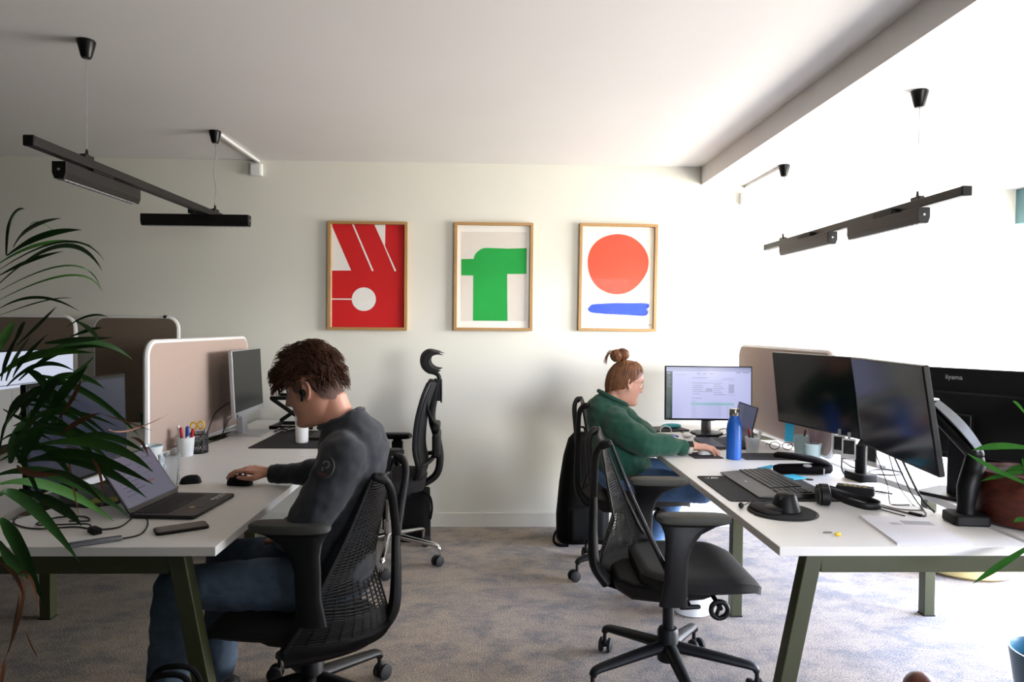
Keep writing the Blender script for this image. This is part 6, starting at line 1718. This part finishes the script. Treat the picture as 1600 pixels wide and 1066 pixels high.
def shoe(par, ankle, d, m=SHOE, name='shoe', sole_m=None):
    d = V(d); d.z = 0; d.normalize(); n_ = V((-d.y, d.x, 0)); a = V((ankle.x, ankle.y, 0)); rings = []
    for x, w, h in ((-0.075, 0.020, 0.05), (-0.068, 0.034, 0.085), (-0.03, 0.040, 0.105), (0.02, 0.041, 0.10), (0.07, 0.046, 0.072), (0.12, 0.049, 0.055), (0.165, 0.042, 0.045), (0.185, 0.022, 0.034)):
        rings.append([a + d * x + n_ * w * (abs(cos(t)) ** 0.7) * (1 if cos(t) > 0 else -1) + V((0, 0, 0.016 + max(0, sin(t)) * (h - 0.016))) for t in [2 * pi * k / 18 for k in range(18)]])
    o = build(name, MB().loft(rings), m, par, ang=60)
    rings = []
    for z, q in ((0.0, 0.97), (0.004, 1.0), (0.020, 1.0)):
        rings.append([a + d * (0.055 + 0.135 * q * cos(t)) + n_ * (0.046 * q * sin(t)) + V((0, 0, z)) for t in [2 * pi * k / 28 for k in range(28)]])
    build('sole', MB().loft(rings), sole_m or m, o)
    return o
shoe(man, LL[2], (-1, -0.05, 0)); shoe(man, RL[2], (-1, 0.05, 0))
# earbud
build('earbud', MB().ell((0.006, 0.085, 0.000), (0.011, 0.008, 0.013), MH).capsule((0.008, 0.088, -0.006), (0.015, 0.086, -0.024), 0.005, 0.0045, 10, MH), GLOSSBLACK, man)
# hair: a mop of curly strands over a solid cap, short faded sides
HAIR = mat('auburn_brown_hair', '#3f2314', 0.55, var=0.3, scale=40, spec=0.25)
FADE = mat('short_clipped_hair', '#5a4238', 0.85, var=0.25, scale=160, bump=0.2, bscale=600)
def cap_surface(M, zfun, off_, taper=0.0, nA=128, nZ=24):
    """a shell following the skull, from the height zfun(angle) to the crown"""
    mb = MB(); rings = []
    for i in range(nZ + 1):
        ring = []
        for k in range(nA):
            a = 2 * pi * k / nA; z0 = zfun(a); t = i / nZ
            off = off_ * (1 - taper * max(0, 1 - t * 3.2) ** 1.5)
            el = math.asin(max(-1, min(1, z0 / 0.119))) if z0 > 0 else z0 / 0.119
            e = el + (pi / 2 - el) * t
            ca, sa = cos(a), sin(a)
            q = cos(e) if e > 0 else 1 - 0.30 * min(1, -e) ** 1.6
            fr = 0.090 + off; bk = 0.098 + off; hw = 0.0755 + off
            x = (fr if ca > 0 else bk) * (abs(ca) ** 0.9) * (1 if ca > 0 else -1) * q
            y = hw * (abs(sa) ** 0.95) * (1 if sa > 0 else -1) * q
            z = (0.119 + off) * sin(e) if e > 0 else 0.119 * e
            ring.append(V((x, y, z)))
        rings.append(ring)
    mb.loft(rings, M=M, cap=True)
    return mb
def lerp_tab(tab, x):
    for (x0, y0), (x1, y1) in zip(tab, tab[1:]):
        if x <= x1:
            f = max(0, (x - x0) / (x1 - x0)); f = f * f * (3 - 2 * f)
            return y0 + (y1 - y0) * f
    return tab[-1][1]
def fade_z(a):   # clipped sides: sideburn before the ear, over the ear, down to the nape
    d = abs((a + pi) % (2 * pi) - pi)      # 0 front .. pi back
    return lerp_tab([(0, 0.055), (0.95, 0.055), (1.28, 0.004), (1.44, 0.006), (1.56, 0.040), (1.74, 0.030), (2.05, -0.034), (2.5, -0.050), (3.2, -0.056)], d)
build('clipped_hair', cap_surface(MH, fade_z, 0.0045), FADE, man, ang=70)
def mop_z(a):
    d = abs((a + pi) % (2 * pi) - pi)
    return 0.052 if d < 0.8 else (0.046 if d < 1.6 else 0.046 - (d - 1.6) * 0.022)
mop = cap_surface(MH @ Matrix.Scale(1.10, 4, (0, 0, 1)), mop_z, 0.024, 0.85)
rr = random.Random(11)
def strand(mb, M, root, dirs, r0, n=9, curl=0.012, freq=1.0, ph=0.0, droop=0.0, taper=0.35):
    pts = []; p = V(root); d = V(dirs).normalized()
    a = d.orthogonal().normalized(); b = d.cross(a)
    for i in range(n):
        t = i / (n - 1)
        q = p + a * curl * (cos(ph + freq * t * 5) - cos(ph)) + b * curl * (sin(ph + freq * t * 5) - sin(ph))
        pts.append(M @ q)
        p = p + d * (V(dirs).length / n)
        d = (d + V((0, 0, -droop)) / n).normalized()
    mb.tube(pts, [r0 * (1 - (1 - taper) * i / (n - 1)) for i in range(n)], 5)
for k in range(1500):
    a = rr.uniform(0, 2 * pi); d = abs((a + pi) % (2 * pi) - pi)
    e = math.asin(rr.uniform(0.34 if d < 2 else 0.08, 1.0))
    ca, sa = cos(a), sin(a); off = rr.uniform(0.020, 0.031) * (1 - 0.75 * max(0, 1 - (e - 0.05) / 0.55) * (d > 1.5))
    root = V(((0.090 if ca > 0 else 0.098) * ca * cos(e), 0.0755 * sa * cos(e), 0.119 * sin(e))) * (1 + off / 0.09)
    root.z += 0.018 * max(0, sin(e)) ** 2
    out = root.normalized()
    # locks sweep back and down at the back, forwards over the brow; neighbours share a wave
    flow = V((0.85 if ca > -0.1 else -0.35, 0.30 * sa, -0.25 - 0.75 * max(0, -ca)))
    flow = flow - out * flow.dot(out) * 0.92
    wv = noise.noise(root * 26)
    dr = flow.normalized() * rr.uniform(0.035, 0.065) + out * (0.006 + 0.008 * wv)
    strand(mop, MH, root, dr, rr.uniform(0.0012, 0.0026), 8, 0.004 + 0.004 * abs(wv), 0.9 if wv > 0 else -0.9, 6 * wv, droop=0.6)
for k in range(170):   # the fringe: curls hanging over the brow
    y = rr.uniform(-0.070, 0.070)
    root = V((0.088 + rr.uniform(-0.006, 0.024) - 5.0 * y * y, y, rr.uniform(0.066, 0.116)))
    dr = V((rr.uniform(0.015, 0.038), y * 0.2, rr.uniform(-0.048, -0.010)))
    wv = noise.noise(root * 30)
    strand(mop, MH, root, dr, rr.uniform(0.0014, 0.0030), 9, 0.005 + 0.007 * abs(wv), 1.1 if wv > 0 else -1.1, 6 * wv, droop=0.8)
for k in range(60):   # fine flyaway curls on the outline
    a = rr.uniform(-1.6, 1.6) if k % 3 else rr.uniform(0, 6.28); e = rr.uniform(0.5, 1.5)
    out = V((cos(a) * cos(e), sin(a) * cos(e), sin(e)))
    root = V((0.118 * out.x, 0.10 * out.y, 0.156 * out.z))
    strand(mop, MH, root, out * 0.02 + V((0.03, 0, -0.01)), 0.0009, 9, rr.uniform(0.006, 0.013), 1.3, rr.uniform(0, 6), taper=0.5)
build('hair', mop, HAIR, man, ang=75)

# ------------------------------------------------------------------ the woman at the right desk
WO = V((0.70, 3.75, 0.0))
def wk(p):
    return V(p) - WO
wk_pts = lambda *p: [wk(q) for q in p]
w_f = V((cos(radians(13)), 0.16, -sin(radians(13)))).normalized()
w_l = V((0, 0, 1)).cross(w_f).normalized()
w_u = w_f.cross(w_l).normalized()
WH = frame_M(wk((0.737, 3.75, 1.088)), w_f, w_l, w_u) @ Matrix.Scale(0.95, 4)
wb = head_rings(WH)
oval_rings(wb, [(wk((0.70, 3.75, 1.06)), 0.052, 0.049, (1, 0, -0.3), Y_), (wk((0.675, 3.75, 1.00)), 0.056, 0.052, (1, 0, -0.45), Y_), (wk((0.655, 3.75, 0.95)), 0.075, 0.09, (1, 0, -0.4), Y_), (wk((0.65, 3.75, 0.88)), 0.09, 0.13, (1, 0, -0.2), Y_), (wk((0.66, 3.75, 0.72)), 0.095, 0.13, X_, Y_), (wk((0.68, 3.75, 0.58)), 0.10, 0.15, X_, Y_), (wk((0.70, 3.75, 0.545)), 0.08, 0.13, X_, Y_)])
W_RA = wk_pts((0.650, 3.585, 0.905), (0.775, 3.455, 0.795), (1.005, 3.512, 0.786))
W_LA = wk_pts((0.700, 3.910, 0.915), (0.845, 3.96, 0.80), (0.90, 3.76, 0.777))
wb.chain(wk_pts((0.655, 3.75, 0.89), (0.650, 3.585, 0.905)), [0.06, 0.045]); wb.chain(wk_pts((0.655, 3.75, 0.89), (0.665, 3.915, 0.905)), [0.06, 0.045])
wb.chain(W_RA, [0.043, 0.036, 0.026]); wb.chain(W_LA, [0.043, 0.036, 0.026])
hand(wb, wk((1.02, 3.517, 0.788)), (1, 0.06, -0.03), (0.12, 0.0, 1), (0, 1, 0), curl=(0.30, 0.38, 0.25), lift=(0.0, 0.05, 0.02, 0.0), spread=0.06, scale=1.0)
hand(wb, wk((0.905, 3.745, 0.776)), (0.5, -0.7, -0.05), (0.1, 0.0, 1), (-1, -0.5, 0), curl=(0.25, 0.3, 0.25), scale=0.94)
W_LL = wk_pts((0.72, 3.84, 0.575), (1.11, 3.86, 0.585), (0.90, 3.93, 0.10))
W_RL = wk_pts((0.72, 3.655, 0.572), (1.085, 3.50, 0.568), (1.135, 3.78, 0.475))
wb.chain(W_LL, [0.075, 0.052, 0.035], 16); wb.chain(W_RL, [0.075, 0.052, 0.035], 16)
wb.capsule(W_LL[2] + V((-0.02, 0, -0.04)), W_LL[2] + V((0.12, 0, -0.06)), 0.032, 0.026)
wb.capsule(W_RL[2] + V((0, 0.02, 0.0)), W_RL[2] + V((0.05, 0.10, 0.005)), 0.032, 0.026)
woman = build('person', wb, SKIN2, None, WO, vox=0.0042, relax=3)
tag(woman, 'person in a dark green sweatshirt with hair in a bun and glasses', 'person')
eyes(WH, woman)
GRN = mat('dark_green_sweatshirt', '#073f30', 0.9, var=0.08, scale=60, bump=0.12, bscale=260, sheen=0.1)
gs = MB()
oval_rings(gs, [(wk((0.662, 3.75, 1.005)), 0.074, 0.076, (1, 0, -0.5), Y_), (wk((0.652, 3.75, 0.975)), 0.098, 0.115, (1, 0, -0.5), Y_), (wk((0.648, 3.75, 0.93)), 0.130, 0.170, (1, 0, -0.4), Y_), (wk((0.662, 3.75, 0.87)), 0.140, 0.195, (1, 0, -0.2), Y_), (wk((0.690, 3.75, 0.78)), 0.145, 0.195, X_, Y_), (wk((0.715, 3.75, 0.69)), 0.150, 0.195, X_, Y_), (wk((0.725, 3.75, 0.62)), 0.155, 0.195, X_, Y_), (wk((0.725, 3.75, 0.575)), 0.13, 0.18, X_, Y_)])
gs.chain(wk_pts((0.655, 3.62, 0.895), (0.66, 3.575, 0.885), (0.73, 3.495, 0.835), (0.785, 3.455, 0.805), (0.885, 3.478, 0.801), (0.985, 3.508, 0.789)), [0.085, 0.080, 0.076, 0.064, 0.058, 0.040], 18)
gs.chain(wk_pts((0.66, 3.88, 0.90), (0.715, 3.915, 0.90), (0.79, 3.95, 0.855), (0.845, 3.955, 0.815), (0.875, 3.87, 0.80), (0.90, 3.775, 0.787)), [0.085, 0.080, 0.072, 0.062, 0.055, 0.038], 18)
go_ = build('sweatshirt', gs, GRN, woman, vox=0.008, relax=6)
creases(go_, 0.0075, 15, 7.0)
cl = [wk((0.665, 3.75, 1.012)) + V((cos(a) * 0.076, sin(a) * 0.078, -cos(a) * 0.076 * 0.48)) for a in [2 * pi * k / 32 for k in range(32)]]
build('collar', MB().tube(cl, 0.012, 8, loop=True), GRN, go_)
cuff(wk((0.955, 3.498, 0.786)), (1, 0.13, -0.08), 0.042, go_, GRN)
BLJ = mat('mid_blue_denim', '#4c6c98', 0.85, var=0.12, scale=22, bump=0.15, bscale=500)
jn = MB()
oval_rings(jn, [(wk((0.70, 3.75, 0.66)), 0.13, 0.17, X_, Y_), (wk((0.71, 3.75, 0.60)), 0.145, 0.185, X_, Y_), (wk((0.72, 3.75, 0.545)), 0.13, 0.18, X_, Y_), (wk((0.72, 3.75, 0.52)), 0.09, 0.14, X_, Y_)])
a, b, c = W_LL
jn.chain([a, a.lerp(b, 0.5), b, b.lerp(c, 0.12), b.lerp(c, 0.5), b.lerp(c, 0.9)], [0.092, 0.083, 0.068, 0.066, 0.060, 0.055], 20)
a, b, c = W_RL
jn.chain([a, a.lerp(b, 0.5), b, b.lerp(c, 0.3), b.lerp(c, 0.80)], [0.092, 0.083, 0.070, 0.064, 0.050], 20)
jo2 = build('jeans', jn, BLJ, woman, vox=0.008, relax=5)
creases(jo2, 0.005, 16, 2.0)
shoe(woman, W_LL[2], (1, 0.05, 0), mat('black_shoe', '#121214', 0.6))
rt = MB(); a = W_RL[2]; f_ = V((0.5, 0.85, 0.06)).normalized(); n_ = V((f_.y, -f_.x, 0)).normalized(); rings = []
for x, w_, h in ((-0.04, 0.022, 0.03), (-0.03, 0.036, 0.042), (0.03, 0.042, 0.045), (0.09, 0.046, 0.038), (0.15, 0.040, 0.026), (0.17, 0.02, 0.016)):
    rings.append([a + f_ * x + n_ * w_ * cos(t) + V((0, 0, h * sin(t))) for t in [2 * pi * k / 18 for k in range(18)]])
so2 = build('shoe', rt.loft(rings), mat('black_shoe', '#121214', 0.6), woman, ang=60)
build('sole', MB().tube([a + f_ * x + n_ * 0.040 for x in (-0.03, 0.03, 0.09, 0.14)], 0.008, 8), mat('reddish_sole', '#7a3a34', 0.7), so2)
# glasses, earring, watch
GOLD = mat('pale_gold_metal', '#c9b08c', 0.3, 0.8)
gl = thing_e = bpy.data.objects.new('eyeglasses', None); COL.objects.link(gl); gl.parent = woman
for s in (-1, 1):
    rim = [WH @ V((0.088 - 0.35 * abs(s * 0.033 + 0.025 * cos(t)) * 0.25, s * 0.033 + 0.025 * cos(t), 0.016 + 0.024 * sin(t))) for t in [2 * pi * k / 24 for k in range(24)]]
    build('rim', MB().tube(rim, 0.0027, 6, loop=True), GOLD, gl)
    build('temple', MB().tube([WH @ V(p) for p in ((0.080, s * 0.060, 0.026), (0.050, s * 0.075, 0.026), (0.0, s * 0.080, 0.024), (-0.012, s * 0.078, 0.012))], 0.0016, 6), GOLD, gl)
build('bridge', MB().tube([WH @ V(p) for p in ((0.090, -0.009, 0.020), (0.096, 0, 0.024), (0.090, 0.009, 0.020))], 0.0015, 6), GOLD, gl)
build('earring', MB().tube([WH @ V((-0.008 + 0.008 * cos(t), -0.086, -0.034 + 0.008 * sin(t))) for t in [2 * pi * k / 16 for k in range(16)]], 0.0016, 6, loop=True), GOLD, woman)
wc2 = wk((1.022, 3.517, 0.779)); wd = V((1, 0.06, -0.02)).normalized()
wt = build('watch', MB().tube([wc2 - wd * 0.011, wc2 - wd * 0.009, wc2 + wd * 0.009, wc2 + wd * 0.011], [0.029, 0.0302, 0.0302, 0.029], 24), mat('pale_watch_strap', '#c9c6bd', 0.5), woman)
build('watch_case', MB().box((0, 0, 0), (0.034, 0.036, 0.010), Matrix.Translation(wc2 + V((0, -0.020, 0.024))) @ Matrix.Rotation(radians(40), 4, 'X')), GLOSSBLACK, wt, bevel=0.003)
# hair drawn up into a bun
BH = mat('light_brown_hair', '#6b4326', 0.5, var=0.35, scale=40, spec=0.35)
def wh_z(a):
    d = abs((a + pi) % (2 * pi) - pi)
    if d < 0.5: return 0.082
    if d < 1.45: return 0.082 - (d - 0.5) * 0.050
    if d < 1.9: return 0.034 - (d - 1.45) * 0.15
    return -0.034 - (d - 1.9) * 0.030
cap = cap_surface(WH, wh_z, 0.019)
bun_c = V((-0.072, 0.0, 0.150))
rr = random.Random(21)
for k in range(420):
    a = rr.uniform(0.35, 2 * pi - 0.35); d = abs((a + pi) % (2 * pi) - pi); z0 = wh_z(a)
    el = math.asin(max(-1, min(1, z0 / 0.119))); e0 = el + rr.uniform(0, 0.5)
    pts = []
    for i in range(8):
        t = i / 7; e = e0 + (1.35 - e0) * t; off = 0.0185 + 0.004 * rr.random() + 0.003 * sin(t * pi)
        ca, sa = cos(a), sin(a); q = cos(e) if e > 0 else 1 - 0.30 * min(1, -e) ** 1.6
        p = V((((0.090 if ca > 0 else 0.098) + off) * ca * q, (0.0755 + off) * sa * q, (0.119 + off) * sin(e)))
        p = p.lerp(bun_c + V((0, 0, -0.035)), max(0, t - 0.55) ** 1.3 * 1.6)
        pts.append(WH @ p)
    cap.tube(pts, rr.uniform(0.0014, 0.0026), 5)
hr = build('hair', cap, BH, woman, ang=75)
bn = MB().ell(bun_c + V((0.012, 0, 0.010)), (0.030, 0.032, 0.030), WH).ell(bun_c + V((-0.022, 0.0, -0.004)), (0.034, 0.036, 0.032), WH)
for k in range(150):
    c_ = bun_c + (V((0.012, 0, 0.010)) if k % 2 else V((-0.022, 0, -0.004)))
    ax = V((rr.gauss(0, 1), rr.gauss(0, 1), rr.gauss(0, 1))).normalized(); a1 = ax.orthogonal().normalized(); b1 = ax.cross(a1); a0 = rr.uniform(0, 6.28); ln = rr.uniform(1.2, 2.6); r_ = rr.uniform(0.031, 0.037)
    bn.tube([WH @ (c_ + (a1 * cos(a0 + ln * i / 8) + b1 * sin(a0 + ln * i / 8)) * r_) for i in range(9)], rr.uniform(0.0014, 0.0028), 5)
build('bun', bn, BH, hr, ang=75)
bn = MB()
for k in range(26):   # loose ends falling from the bun and at the nape
    if k < 16:
        r0 = bun_c + V((-0.045, rr.uniform(-0.02, 0.02), rr.uniform(-0.01, 0.015)))
        pts = [r0, r0 + V((-0.018, 0, 0.004)), r0 + V((-0.032, rr.uniform(-0.01, 0.01), -0.018)), r0 + V((-0.034 + rr.uniform(-0.006, 0.01), rr.uniform(-0.01, 0.01), -0.05 - rr.uniform(0, 0.02)))]
    else:
        y = rr.uniform(-0.06, 0.06); r0 = V((-0.095 + 4 * y * y, y, -0.03))
        pts = [r0, r0 + V((-0.008, 0, -0.02)), r0 + V((-0.012 + rr.uniform(-0.01, 0.01), rr.uniform(-0.01, 0.01), -0.05))]
    bn.tube([WH @ p for p in smoothpath(pts, 4)], rr.uniform(0.0007, 0.0016), 4)
build('loose_strands', bn, BH, hr, ang=75)
